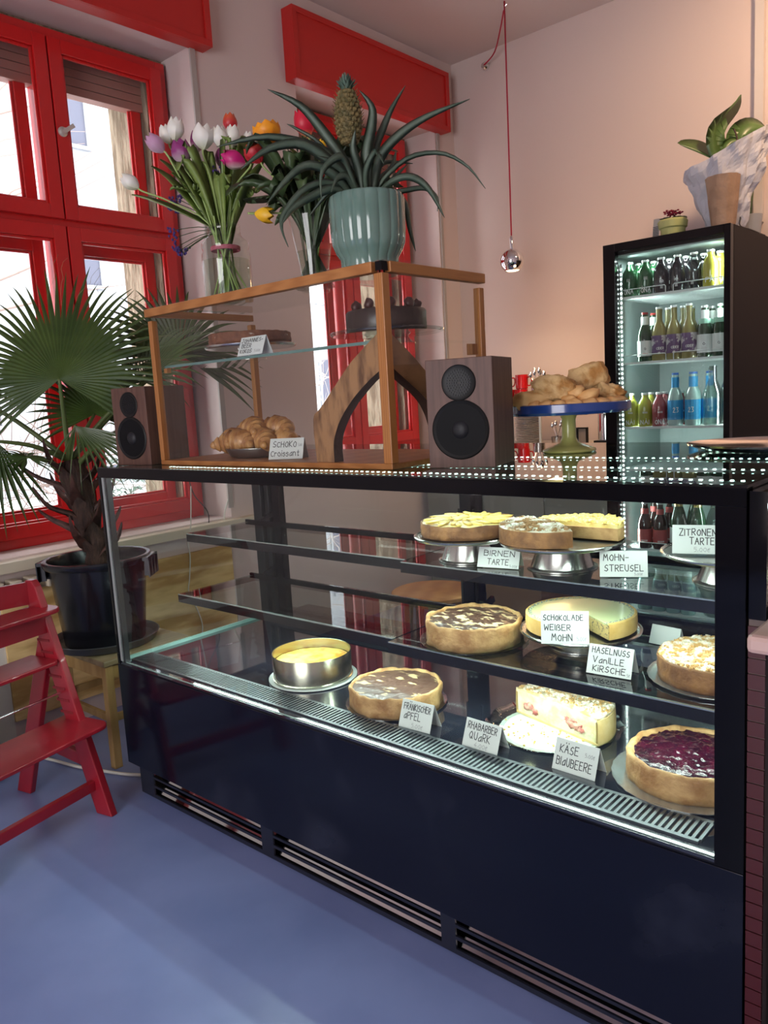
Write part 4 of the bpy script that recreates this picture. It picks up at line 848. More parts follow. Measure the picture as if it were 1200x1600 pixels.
# second vase
VC = (.72, .40, 1.714)
t = thing('conical_glass_vase', 'flared clear glass vase between the tulips and pineapple plant', 'vase', VC)
mb = MB(); mb.lathe([(0, 0), (.041, 0), (.044, .004), (.042, .03), (.046, .08), (.058, .15), (.072, .225), (.073, .232), (.071, .232)], n=44); mb.build('vase_wall', GLV, t, smooth=True)
mb = MB(); mb.lathe([(0, .006), (.039, .006), (.040, .03), (.045, .09), (.0525, .125), (0, .1251)], n=32); mb.build('water', glass('water', (.86, .90, .84), 1.33), t, smooth='auto')
G2 = 'flowers in the conical vase'
NK = lambda u: (.03*math.copysign(1, u), 0, .225)
tulip('orange double tulip at the left of the second bouquet', VC, NK(-1), (.01, 0, .01), (-.113, .468), .040, .055, PO, (-.2, 1), .25, -.02, leaf=False, grp=G2, n=9)
tulip('orange red tulip just below the orange double one', VC, NK(-1), (.012, .01, .01), (-.150, .412), .034, .050, PR, (-.5, 1), .2, -.03, leaf=False, grp=G2, n=8)
tulip('large crimson tulip standing behind the pineapple leaves', VC, NK(1), (-.01, 0, .01), (-.003, .505), .032, .075, PRR, (-.25, 1), 0, .02, grp=G2)
tulip('small yellow tulip in the heart of the second bouquet', VC, NK(-1), (.0, .01, .01), (-.006, .372), .018, .040, PY, (.2, 1), 0, -.03, leaf=False, grp=G2)
tulip('small yellow flower right of the crimson tulip', VC, NK(1), (-.01, .01, .01), (.046, .435), .014, .028, PY, (.3, 1), .2, 0, leaf=False, grp=G2)
tulip('yellow tulip hanging low at the left of the conical vase', VC, NK(-1), (.012, -.01, .01), (-.140, .232), .022, .050, PY, (.75, -.12), .3, -.05, leaf=False, grp=G2)
fol('bouquet_foliage', 'dark broad leaves filling the bouquet behind the pineapple plant', VC, 46, 0, .17, (.014, .026), DGRN, zb=.22, lenr=(.02, .22))
mb = MB(); 
for k in range(260):
    a = rr.uniform(0, 6.28); q = rr.uniform(0, .085); c = Vector((q*math.cos(a), q*math.sin(a), .33+rr.uniform(-.05, .11))); s = rr.uniform(.004, .010)
    mb.blade([c, c+Vector((s*math.cos(a), s*math.sin(a), s)), c+Vector((2*s*math.cos(a), 2*s*math.sin(a), s*.8))], [.001, s*.5, .0005], (math.sin(a), -math.cos(a), .3))
st = MB()
for k in range(8):
    a = k*.8; st.tube([(0, 0, 0), (.02*math.cos(a), .02*math.sin(a), .2), (.07*math.cos(a), .07*math.sin(a), .40)], .0014, 4)
t = thing('filler_greenery', 'fine leafy greenery in the middle of the second bouquet', 'foliage', W3(VC, -.02, 0, .012)); mb.build('leaves', DGRN, t); st.build('stalks', DGRN, t)

# =================================================================== PINEAPPLE PLANT
PC = (1.04, .30, 1.7135)
pt_ = thing('potted_pineapple_plant', 'pineapple plant with fruit in a fluted mint green pot', 'potted plant', PC)
MINTP = mat('mint_glazed_ceramic', (.115, .20, .165), .12, col2=(.155, .25, .21), ns=9, coat=.5)
def flute(a, z): return 1+(.035 if .03 < z < .215 else .018)*abs(math.cos(a*9))**.6
mb = MB(); mb.lathe([(0, 0), (.074, 0), (.077, .004), (.077, .045), (.088, .062), (.097, .085), (.100, .12), (.101, .195), (.099, .207), (.096, .210), (.093, .206), (.093, .15), (0, .15)], n=144, fl=flute); mb.build('pot', MINTP, pt_, smooth='auto')
MB().lathe([(0, .185), (.093, .185), (.093, .186)], n=32).build('soil', mat('potting_soil', (.03, .02, .014), .9, bump=(80, 1, .01)), pt_)
PLF = mat('pineapple_leaf', (.050, .082, .055), .5, col2=(.10, .14, .10), ns=14)
PL_ = [([(-.038, .228), (-.057, .300), (-.105, .375), (-.161, .440), (-.241, .48)], .015, -.05), ([(-.03, .23), (-.061, .271), (-.116, .361), (-.181, .409), (-.206, .425)], .006, .05), ([(-.03, .215), (-.069, .28), (-.118, .324), (-.246, .354), (-.378, .33)], .014, -.10), ([(-.03, .21), (-.078, .28), (-.153, .329), (-.24, .314), (-.314, .26)], .015, -.14),
       ([(-.03, .21), (-.071, .255), (-.139, .275), (-.194, .237), (-.255, .165)], .013, -.16), ([(-.03, .21), (-.089, .244), (-.16, .225), (-.215, .163), (-.224, .121), (-.21, .067)], .010, -.12), ([(-.03, .21), (-.082, .225), (-.144, .197), (-.191, .161), (-.22, .117)], .012, -.15),
       ([(.009, .20), (.007, .275), (.007, .325), (.025, .389), (.027, .43), (-.002, .469)], .017, -.04), ([(.014, .22), (.03, .332), (.054, .388), (.083, .443), (.124, .499)], .012, .03), ([(.012, .21), (.037, .299), (.092, .353), (.172, .393), (.285, .424)], .015, -.06), ([(.02, .21), (.051, .256), (.124, .305), (.211, .309), (.279, .269), (.323, .208)], .008, -.02),
       ([(.02, .21), (.068, .242), (.12, .243), (.166, .203), (.202, .122)], .013, -.10), ([(.03, .21), (.102, .224), (.163, .229), (.197, .202), (.194, .168)], .008, .03), ([(.05, .205), (.104, .2), (.118, .127), (.131, .07)], .009, .06), ([(.03, .21), (.073, .263), (.121, .31)], .008, .08), ([(.02, .21), (.052, .273), (.092, .304)], .007, .10),
       ([(-.01, .20), (-.038, .27), (-.059, .292), (-.106, .248), (-.114, .174)], .012, -.16), ([(-.007, .20), (-.017, .277), (-.028, .327), (-.018, .367)], .013, -.05), ([(-.01, .20), (-.053, .262), (-.086, .284), (-.12, .296)], .012, -.09), ([(.006, .20), (.034, .257), (.075, .296), (.091, .345)], .010, .06),
       ([(0, .20), (-.01, .28), (-.05, .34), (-.12, .36)], .012, .14), ([(0, .2), (.02, .28), (.06, .33), (.14, .33)], .012, .15), ([(0, .2), (-.03, .26), (-.10, .26), (-.17, .2)], .011, .15), ([(0, .2), (.0, .26), (.03, .3), (.05, .26)], .011, -.12), ([(-.01, .2), (-.04, .25), (-.07, .24), (-.09, .2)], .011, -.11)]
mb = MB()
for (pl, w, dep) in PL_:
    n = len(pl); pts = lerp([W3((0, 0, 0), u, dep*(i/(n-1))**.8, z) for i, (u, z) in enumerate(pl)], 16)
    dirv = (pts[-1]-pts[0]); sd = dirv.cross(CF); sd = (CU*sd.dot(CU)+CZ*sd.dot(CZ))
    sd = (CF*.25+sd.normalized()*1.0) if sd.length > 1e-4 else CF
    mb.blade(pts, [w*1.12*(1.0-.25*(i/16))*(1-(i/16)**4) if i < 16 else .0005 for i in range(17)], sd, fold=.22, thick=.002)
mb.build('leaves', PLF, pt_, smooth=True)
FRU = mat('pineapple_skin', (.10, .09, .035), .6, col2=(.22, .16, .06), ns=60, bump=(120, .6, .004))
fc = W3((0, 0, 0), -.036, 0, .415); mb = MB(); MB().tube(lerp([(0, 0, .19), tuple(fc*.5+Vector((0, 0, .1))), tuple(fc-CZ*.06)], 8), .006).build('fruit_stalk', PLF, pt_, smooth=True)
def fr_r(q): return .036*(math.sin(PI*(.06+.86*q))**.5)*(1-.12*q)
mb.lathe([(fr_r(j/20)*.93, -.068+.136*j/20) for j in range(21)], c=tuple(fc), n=36, capt=True)
for j in range(11):
    q = (j+.5)/11
    for k in range(13):
        a = 2*PI*(k+.5*(j % 2))/13+j*.05; r = fr_r(q); c = fc+Vector((r*.93*math.cos(a), r*.93*math.sin(a), -.068+.136*q)); mb.blob(c, (.0075, .0075, .0062), seed=k, n=6, m=5, amp=.05)
        o = Vector((math.cos(a), math.sin(a), .5)); mb.blade([c+o*.004, c+o*.009, c+o*.013+CZ*.002], [.002, .0012, .0003], (-math.sin(a), math.cos(a), 0))
mb.build('pineapple_fruit', FRU, pt_)
mb = MB()
for j in range(34):
    a = j*2.4; q = j/34; b = fc+CZ*.066; o = Vector((math.cos(a), math.sin(a), 0)); ln = .020+.030*q; mb.blade([b+o*.004, b+o*(.016-.009*q)+CZ*ln*.6, b+o*(.030*(1-q)+.004)+CZ*(ln*1.0)], [.007, .0055, .0004], (-math.sin(a), math.cos(a), 0), fold=.3)
mb.build('fruit_crown', mat('crown_green', (.10, .16, .12), .5), pt_, smooth=True)

# =================================================================== PALM, TUB, STOOL
st = thing('wooden_stool', 'worn yellow wooden stool carrying the palm tub', 'stool', (-.42, .26, 0))
SW, SD = .19, .20
MB().box((-SW, -SD, .415), (SW, SD, .438)).build('seat', mat('worn_seat_wood', (.19, .14, .07), .5, col2=(.33, .25, .14), ns=6, nstretch=(4, .7, 4), nd=6), st, bevel=.004)
for sx in (-1, 1):
    for sy in (-1, 1):
        MB().bar((sx*(SW-.02), sy*(SD-.02), 0), (sx*(SW-.025), sy*(SD-.025), .415), .034, .034, up=(0, 1, 0)).build('leg', STOOLW, st, bevel=.003)
for (a, b) in (((-SW+.03, -SD+.022, .385), (SW-.03, -SD+.022, .385)), ((-SW+.03, SD-.022, .385), (SW-.03, SD-.022, .385)), ((-SW+.022, -SD+.03, .385), (-SW+.022, SD-.03, .385)), ((SW-.022, -SD+.03, .385), (SW-.022, SD-.03, .385))):
    MB().bar(a, b, .018, .05).build('apron', STOOLW, st)
MB().bar((-SW+.03, -SD+.022, .20), (SW-.03, -SD+.022, .20), .016, .028).build('stretcher', STOOLW, st); MB().bar((-SW+.022, -SD+.03, .24), (-SW+.022, SD-.03, .24), .016, .028).build('stretcher', STOOLW, st); MB().bar((SW-.022, -SD+.03, .2), (SW-.022, SD-.03, .2), .016, .028).build('stretcher', STOOLW, st)
TC = (-.480, .215)
PLS = mat('black_tub_plastic', (.010, .010, .014), .22); PLG = mat('grey_rim_plastic', (.06, .062, .068), .3)
o = MB().lathe([(0, 0), (.185, 0), (.200, .004), (.215, .032), (.218, .034), (.213, .036), (.198, .010), (0, .008)], c=(0, 0, 0), n=72).build('plant_saucer', PLG, smooth='auto'); o.location = (TC[0], TC[1], .4385); tag(o, 'wide dark plastic saucer between tub and stool', 'saucer')
tub = thing('black_plastic_tub', 'tall black plastic tub holding the fan palm', 'plant pot', (TC[0], TC[1], .4475))
mb = MB(); mb.lathe([(0, 0), (.155, 0), (.160, .006), (.192, .325), (.207, .328), (.213, .335), (.215, .350), (.210, .357), (.196, .356), (.192, .345), (.188, .31)], n=80); mb.build('tub_wall', PLS, tub, smooth='auto')
MB().lathe([(0, .30), (.189, .30), (.189, .301)], n=40).build('soil', mat('potting_soil', (.03, .02, .014), .9), tub)
for s in (-1, 1):
    mb = MB(); d = CU*s; c = d*.215
    for k in (-1, 0, 1): mb.bar(c+CF*k*.04+CZ*.27, c+CF*k*.04+d*.006+CZ*.345, .006, .03, up=tuple(CU))
    mb.ngon_prism([(-.065, .336), (.065, .336), (.065, .350), (-.065, .350)], lambda u, v, w: c+CF*u+CZ*v+d*w, -.02, .014); mb.ngon_prism([(-.065, .268), (.065, .268), (.065, .350), (-.065, .350)], lambda u, v, w: c+CF*u+CZ*v+d*w, .010, .014)
    mb.build('handle', PLS, tub)
palm = thing('fan_palm', 'large fan palm with pleated fronds growing from the black tub', 'palm', (TC[0], TC[1], .755))
PO_ = Vector((TC[0], TC[1], .755))
TRK = mat('palm_trunk_fibre', (.022, .010, .007), .85, col2=(.055, .026, .017), ns=30, nstretch=(2, 2, .5), bump=(60, 1, .01))
base = Vector((-.47, .205, .755))-PO_; top = Vector((-.53, .17, 1.20))-PO_
mb = MB(); tp_ = lerp([base*.6, base+Vector((.0, .0, .10)), (base+top)/2+CU*.01, top], 18); mb.tube(tp_, [.034+.012*math.sin(i*.7)**2+.014*(i/18) for i in range(19)], 14); mb.build('trunk', TRK, palm, smooth=True)
SH = mat('old_leaf_sheath', (.032, .012, .009), .6, col2=(.085, .034, .024), ns=12, nstretch=(3, 3, .6), bump=(40, .5, .005))
rr = random.Random(12)
for k in range(17):
    q = .12+.85*k/17; p = base+(top-base)*q; a = 2.4*k+.5; o = Vector((math.cos(a), math.sin(a), 0)); 
    if o.dot(CU) < -.5: ln = .20
    else: ln = .13
    mb = MB(); pts = lerp([p+o*.02, p+o*.05+CZ*.03, p+o*(.05+ln*.45)+CZ*.07, p+o*(.04+ln*.8)+CZ*(.11+.05*rr.random())], 8); mb.blade(pts, [.026, .030, .030, .027, .022, .017, .012, .007, .001], Vector((-math.sin(a), math.cos(a), 0)), fold=.3, thick=.006); mb.build('leaf_base', SH, palm, smooth=True)
PGR = mat('palm_leaf_green', (.026, .055, .008), .40, col2=(.055, .095, .016), ns=7)
PGD = mat('petiole_green', (.09, .13, .035), .5)
THR = mat('leaf_thread', (.30, .24, .12), .7)
def frond(hub, U, Vv, r, a0, a1, n, start, seed=0, split=.55, droop=.1, jit=.08, threads=False, cone=.10, fold=.3):
    """pleated fan: hub point, in-plane axes U (right) and Vv (up); rays a0..a1 measured from Vv"""
    rnd = random.Random(seed); hub = Vector(hub); U = Vector(U).normalized(); Vv = Vector(Vv).normalized(); N = U.cross(Vv).normalized()
    mb = MB(); th = MB(); da = (a1-a0)/n
    for k in range(n):
        a = a0+da*(k+.5); rr_ = (r(a) if callable(r) else r)*(1+rnd.uniform(-jit, jit)); dirv = Vv*math.cos(a)+U*math.sin(a); tn = dirv.cross(N)
        dz = Vector((0, 0, -1)); tipd = droop*rnd.uniform(.6, 1.4); vs = []; S = 12
        for j in range(S+1):
            q = j/S; c = hub+dirv*(rr_*q)+N*(cone*rr_*math.sin(q*PI*.6))+dz*(tipd*rr_*max(0, q-.4)**2)
            wfull = rr_*q*math.tan(abs(da)/2)*1.02
            w = wfull if q <= split else rr_*split*math.tan(abs(da)/2)*(1-((q-split)/(1-split)))**.8*1.02
            w = max(w, .0004); vs += [c-tn*w, c+N*w*fold*2, c+tn*w, c+N*(w*fold*2-.0012)]
        fs = []
        for j in range(S):
            p, q2 = j*4, j*4+4; fs += [(p, p+1, q2+1, q2), (p+1, p+2, q2+2, q2+1), (p+2, p+3, q2+3, q2+2), (p+3, p, q2, q2+3)]
        mb.add(vs, fs)
        if threads and k % 2 == 0:
            tip = Vector(vs[-3]); pts = [hub+dirv*rr_*.6]; 
            for j in range(6): pts.append(pts[-1]+dirv*.035+Vector((rnd.gauss(0, .012), rnd.gauss(0, .012), rnd.gauss(0, .010)-.003*j)))
            th.tube(pts, .0006, 3, caps=False)
    f = mb.build('frond', PGR, palm)
    if threads: th.build('threads', THR, f)
    st_ = MB(); s = Vector(start); st_.tube(lerp([s, s+(hub-s)*.5+CZ*.02, hub], 12), [.012-.006*i/12 for i in range(13)], 8); st_.build('petiole', PGD, f, smooth=True)
    return f
def PL3(u, d, z): return Vector((-.4, .1, 1.52))+CU*u+CF*d+CZ*z-PO_
tipN = -CF*.94+CZ*.34  # main fan tilted towards the room
def rad_main(a): 
    a = abs(a); return .50 if a < .9 else (.46 if a < 1.6 else .40)
frond(PL3(0, 0, 0), CU, (CZ*.96+CF*.28), rad_main, R_(-128), R_(126), 52, top+Vector((0, 0, -.02)), 1, split=.50, droop=.34, jit=.08, threads=True, cone=-.05)
frond(PL3(.36, .42, .10), CU*.9+CF*.5, (CZ*.9-CU*.25+CF*.2), .34, R_(-120), R_(140), 34, top, 2, split=.5, droop=.35, cone=.1)
frond(PL3(.26, .20, -.02), CU*.7-CF*.5, (CU*.5+CZ*.6), .34, R_(-110), R_(110), 30, top, 3, split=.45, droop=.5)
frond(PL3(.02, .28, -.14), CU, CZ, .27, R_(-115), R_(115), 30, top+Vector((0, 0, -.04)), 4, split=.5, droop=.3)
frond(PL3(-.145, -.03, -.285), CU*.9-CF*.4, (CZ*.3-CF*.6), .17, R_(-150), R_(150), 16, top+Vector((0, 0, -.06)), 5, split=.3, droop=.5)
frond(PL3(.05, -.02, -.18), CU*.9, (CU*.6-CZ*.9-CF*.3), .26, R_(-60), R_(75), 14, top, 6, split=.3, droop=.6)
frond(PL3(-.26, -.02, -.22), CU*.6+CF*.5, (-CZ-CU*.10), .34, R_(-55), R_(45), 14, top, 7, split=.45, droop=.3)
frond(PL3(-.42, .1, -.02), CU*.7+CF*.6, (-CU*.6-CZ*.3), .34, R_(-80), R_(80), 20, top, 8, split=.5, droop=.4)
frond(PL3(.20, .05, -.20), CU*.8-CF*.3, (CU*.9+CZ*.2), .20, R_(-70), R_(80), 14, top+Vector((0, 0, -.05)), 9, split=.35, droop=.6)

# =================================================================== HIGH CHAIR
ch = thing('high_chair', 'red wooden high chair with stepped footrests, cut by the left edge', 'high chair', (.05, -.135, 0), R_(13))
CRD = mat('red_chair_paint', (.36, .010, .022), .35, col2=(.25, .008, .018), ns=5, nd=6, coat=.2, bump=(20, .1, .002))
def cy(v): return -v   # lateral: local -y is toward the room
CW = .475
for v in (0.0, CW):
    y = cy(v)
    mb = MB(); mb.ngon_prism([(-.035, 0), (.040, 0), (-.214, .80), (-.232, .822), (-.262, .822), (-.282, .79)], lambda u, z, t: (u, y+t, z), -.014, .014); mb.build('side_post', CRD, ch, bevel=.004)
    mb = MB(); mb.ngon_prism([(-.46, 0), (-.385, 0), (-.205, .52), (-.235, .62)], lambda u, z, t: (u, y+t, z), -.012, .012); mb.build('rear_leg', CRD, ch, bevel=.004)
    mb = MB(); mb.bar((-.345, y, .235), (-.06, y, .185), .022, .045); mb.build('side_rail', CRD, ch, bevel=.003)
    mb = MB()
    for k in range(9): z = .355+.042*k; u = -.104-.312*(z-.355)-.022; mb.box((u-.03, y-.0155, z), (u+.032, y+.0155, z+.009))
    mb.build('groove', mat('dark_groove', (.20, .008, .014), .6), ch)
def rounded(w0, w1, y0, y1, r, n=6):
    pts = []
    for (cx, cy_, a) in ((w1-r, y1-r, 0), (w0+.01, y1-.01, 90), (w0+.01, y0+.01, 180), (w1-r, y0+r, 270)):
        rr_ = r if cx > (w0+w1)/2 else .01
        for k in range(n+1): t = R_(a+90*k/n); pts.append((cx+rr_*math.cos(t), cy_+rr_*math.sin(t)))
    return pts
mb = MB(); mb.ngon_prism(rounded(-.17, .045, -CW-.03, .025, .04), lambda u, v, t: (u, v, t), .318, .334); mb.build('footrest', CRD, ch, bevel=.004)
mb = MB(); mb.ngon_prism(rounded(-.28, -.125, -CW+.014, -.012, .03), lambda u, v, t: (u, v, t), .535, .550); mb.build('seat', CRD, ch, bevel=.004)
mb = MB(); mb.ngon_prism(rounded(-.26, -.125, -CW-.03, .03, .05), lambda u, v, t: (u, v, t), .712, .728); mb.build('front_guard', CRD, ch, bevel=.004)
mb = MB(); mb.box((-.20, -CW+.014, .64), (-.18, -.014, .70)); mb.build('guard_rail', CRD, ch)
vs = []; NB = 14; mb = MB()
for k in range(NB+1):
    q = k/NB; v = -CW+.0*q+CW*q; dx = -.06*math.sin(PI*q)
    for (du, z) in ((0, .735), (0, .815), (.014, .815), (.014, .735)): vs.append((-.262+dx+du, v, z))
fs = []
for k in range(NB):
    a = k*4; b = a+4; fs += [(a, a+1, b+1, b), (a+1, a+2, b+2, b+1), (a+2, a+3, b+3, b+2), (a+3, a, b, b+3)]
mb.add(vs, fs); mb.build('backrest', CRD, ch, smooth='auto')
mb = MB(); mb.bar((-.035, -CW, .105), (-.035, 0, .105), .022, .036); mb.build('cross_rail', CRD, ch, bevel=.003)
MB().tube([(-.148, -CW, .427), (-.148, 0, .427)], .004, 8).build('tie_rod', CHROME, ch, smooth=True)
t = thing('waste_bin', 'white round bin partly behind the red high chair', 'bin', (-.62, -.36, 0)); mb = MB(); mb.lathe([(0, 0), (.13, 0), (.14, .01), (.155, .36), (.158, .37), (.150, .37)], n=40); mb.build('bin_wall', mat('white_plastic', (.6, .6, .56), .4), t, smooth='auto')
MB().lathe([(.141, .03), (.146, .03), (.147, .045), (.142, .045)], n=40, capb=False).build('rim_band', mat('white_plastic', (.6, .6, .56), .4), t)
tag(MB().tube(lerp([(-.75, -.1, .012), (-.5, -.05, .010), (-.3, .0, .010), (-.05, .12, .010), (.1, .4, .010)], 24), .006, 6).build('floor_cable', CBW), 'pale cable lying on the blue floor behind the stool leg', 'cable')

# =================================================================== PENDANT
pn = thing('pendant_lamp', 'small chrome ball pendant lamp on a red cord', 'pendant lamp', (-.096, 2.868, ZC))
REDC = mat('red_textile_cord', (.42, .01, .04), .7)
MB().tube([(0, 0, 0), (-.002, 0, -.7), (-.004, 0, -1.302)], .0045, 8).build('cord', REDC, pn, smooth=True)
MB().lathe([(0, 0), (.011, 0), (.011, .075), (.006, .085), (0, .085)], c=(-.004, 0, -1.39), n=20).build('lamp_neck', CHROME, pn, smooth='auto')
mb = MB(); R0_ = .072; prof = [(R0_*math.sin(t), -R0_*math.cos(t)) for t in [R_(38)+(PI-R_(38))*k/20 for k in range(21)]]; prof[-1] = (0.0005, R0_)
mb.lathe(prof, c=(-.004, 0, -1.45), n=40, capb=False); mb.build('lamp_shade', CHROME, pn, smooth=True)
MB().lathe([(0.001, 0), (.040, .002), (.042, .006), (0.001, .007)], c=(-.004, 0, -1.505), n=32).build('bulb', emit('warm_bulb', (1, .80, .52), 12), pn, smooth=True)
light('pendant_light', 'SPOT', (-.10, 2.868, 2.07), 10, (1, .78, .5), spot=(R_(130), .8), radius=.04)
t = thing('wall_hook', 'small chrome cable outlet high on the back wall holding the red cord', 'cable outlet', (-.55, YB-.002, 3.505))
mb = MB(); mb.lathe([(0, 0), (.026, 0), (.027, .02), (.018, .034), (0, .036)], n=24); mb.xf(Matrix.Rotation(R_(90), 4, 'X')); mb.build('outlet_cup', CHROME, t, smooth='auto')
MB().tube(lerp([(0, -.03, 0), (.13, -.10, .02), (.28, -.26, .06), (.40, -.40, .10), (.47, -.47, .14), (.46, -.48, .08) if False else (.455, -.484, .093)], 24), .0045, 8).build('feed_cord', REDC, t, smooth=True)
tag(MB().tube([(-.1, 2.868, ZC), (-.1, 2.868, ZC-.02), (-.09, 2.868, ZC-.028), (-.08, 2.868, ZC-.02)], .003, 6).build('ceiling_hook', CHROME), 'tiny metal hook in the ceiling carrying the lamp cord', 'hook')

# =================================================================== DRINKS FRIDGE
FX0, FX1, FY0, FY1, FZ = .600, 1.245, 2.63, 3.30, 2.10
fr = thing('drinks_fridge', 'tall black glass door drinks fridge with lit shelves of bottles', 'fridge', (FX0, FY0, 0)); FO = Vector((FX0, FY0, 0))
FBK = mat('fridge_black', (.006, .004, .005), .15, spec=.25)
FBR = mat('fridge_side_dark', (.010, .006, .005), .5, spec=.12)
LIN = mat('fridge_liner', (.36, .42, .41), .5)
def F(x, y, z): return (x-FO.x, y-FO.y, z)
mb = MB(); t_ = .035
mb.box(F(FX0, FY0+.05, .06), F(FX0+t_, FY1, FZ)); mb.box(F(FX1-t_, FY0+.05, .06), F(FX1, FY1, FZ)); mb.box(F(FX0+t_, FY1-.03, .06), F(FX1-t_, FY1, FZ)); mb.box(F(FX0+t_, FY0+.05, FZ-.05), F(FX1-t_, FY1-.03, FZ)); mb.box(F(FX0, FY0+.05, 0), F(FX1, FY1, .08))
mb.build('cabinet', FBR, fr)
mb = MB(); e = .002
mb.box(F(FX0+t_+e, FY0+.055, .085), F(FX0+t_+.008, FY1-.04, FZ-.055)); mb.box(F(FX1-t_-.008, FY0+.055, .085), F(FX1-t_-e, FY1-.04, FZ-.055)); mb.box(F(FX0+t_+.008, FY1-.042, .085), F(FX1-t_-.008, FY1-.035, FZ-.055)); mb.box(F(FX0+t_+.008, FY0+.055, FZ-.06), F(FX1-t_-.008, FY1-.04, FZ-.053)); mb.box(F(FX0+t_+.008, FY0+.055, .082), F(FX1-t_-.008, FY1-.04, .09))
mb.build('liner', LIN, fr)
mb = MB(); dw = .058
mb.box(F(FX0, FY0, .08), F(FX0+.065, FY0+.045, FZ)); mb.box(F(FX1-.03, FY0, .08), F(FX1, FY0+.045, FZ)); mb.box(F(FX0+.065, FY0, FZ-.042), F(FX1-.03, FY0+.045, FZ)); mb.box(F(FX0+.065, FY0, .08), F(FX1-.03, FY0+.045, .13))
dr = mb.build('door', FBK, fr, bevel=.002)
MB().box(F(FX0+.065, FY0+.018, .13), F(FX1-.03, FY0+.022, FZ-.042)).build('door_pane', glass('fridge_pane', (.94, .98, .97), 1.4), dr)
for xx in (FX0+.072,):
    MB().box(F(xx-.005, FY0+.058, .14), F(xx+.006, FY0+.066, FZ-.10)).build('led_strip', mat('led_tape', (.4, .45, .44), .5), fr)
    d = MB(); z = .16
    while z < FZ-.11: d.box(F(xx-.003, FY0+.0555, z-.004), F(xx+.004, FY0+.058, z+.004)); z += .0245
    d.build('led_dots', LEDB, fr)
WH = mat('white_shelf_wire', (.72, .78, .77), .35)
for fx in (.86, 1.09):
    mb = MB()
    for q in (.035, .05, .065, .08): s_ = MB(); s_.lathe([(q-.003, 0), (q-.003, .006), (q+.003, .006), (q+.003, 0)], n=40, capb=False); s_.xf(Matrix.Translation(F(fx, FY1-.046, 1.955)) @ Matrix.Rotation(R_(90), 4, 'X')); mb.add(s_.v, s_.f)
    mb.build('fan_grille', BLKM, fr)
shz = [1.832, 1.490, 1.148, .80, .485, .14]
for i, z in enumerate(shz):
    mb = MB(); xa, xb = FX0+.05, FX1-.05; ya, yb_ = FY0+.075, FY1-.06
    mb.box(F(xa, ya, z-.012), F(xb, ya+.012, z)); mb.box(F(xa, yb_-.01, z-.01), F(xb, yb_, z))
    for k in range(26): yy = ya+.02+(yb_-ya-.04)*k/25; mb.box(F(xa, yy-.002, z-.006), F(xb, yy+.002, z-.001))
    mb.box(F(xa, ya, z-.01), F(xa+.006, yb_, z)); mb.box(F(xb-.006, ya, z-.01), F(xb, yb_, z))
    s = mb.build('wire_shelf', WH, fr)
    if i in (0, 1, 4):
        xm = (xa+xb)/2
        for (p, q) in ((xa+.01, xm-.02), (xm+.02, xb-.005)):
            r_ = MB(); r_.tube([F(p, ya, z), F(p, ya, z+.030), F(p+.006, ya, z+.036), F(q-.006, ya, z+.036), F(q, ya, z+.030), F(q, ya, z)], .0026, 6); r_.build('front_guard', WH, s, smooth=True)
# ---- bottles
GB = dict(green=mat('green_drink', (.02, .10, .035), .12, coat=.5), black=mat('dark_drink', (.018, .014, .018), .12, coat=.5), yellow=mat('yellow_drink', (.42, .38, .05), .12, coat=.5), lemon=mat('lemon_drink', (.36, .38, .05), .12, coat=.5), red=mat('pink_red_drink', (.30, .06, .07), .12, coat=.5),
          clear=glass('bottle_clear', (.66, .70, .70), 1.6), cider=mat('cider_drink', (.26, .23, .08), .12, coat=.5), dark=mat('dark_green_bottle', (.02, .05, .025), .1, coat=.5), cola=mat('cola_bottle', (.03, .012, .01), .1, coat=.5), water=mat('pale_water_bottle', (.34, .50, .48), .1, coat=.5), carafe=glass('carafe_glass', (.55, .58, .56), 1.7), gold=mat('gold_foil', (.72, .58, .22), .25, .9))
LB = dict(white=mat('white_label', (.75, .80, .78), .5), purple=mat('purple_label', (.12, .06, .16), .5, col2=(.62, .6, .6), ns=22, contrast=(.5, .55)), blue=mat('blue_label', (.03, .30, .62), .5), redl=mat('red_label', (.45, .08, .08), .5), cap=mat('silver_cap', (.75, .76, .76), .3, .6), rcap=mat('red_cap', (.45, .03, .03), .4), bcap=mat('blue_cap', (.05, .15, .5), .4), kcap=mat('dark_cap', (.05, .04, .04), .4), mint=mat('mint_label', (.35, .62, .48), .5), pwhite=mat('white_print', (.85, .88, .86), .5), pdark=mat('dark_print', (.04, .05, .06), .5), pred=mat('red_print', (.6, .05, .05), .5))
PROF = dict(juice=[(0, 0), (.0285, 0), (.031, .004), (.031, .095), (.027, .120), (.016, .140), (.0135, .148), (.0135, .160)], beer=[(0, 0), (.0285, 0), (.030, .004), (.030, .125), (.026, .150), (.015, .180), (.0125, .215), (.013, .228), (.0125, .232)],
            tall=[(0, 0), (.029, 0), (.031, .004), (.031, .130), (.025, .160), (.0135, .190), (.0125, .230), (.0135, .246), (.0125, .250)], carafe=[(0, 0), (.040, 0), (.042, .006), (.042, .150), (.032, .185), (.020, .215), (.019, .270), (.022, .278)], sekt=[(0, 0), (.040, 0), (.042, .006), (.042, .14), (.032, .19), (.017, .235), (.015, .29), (.016, .30)])
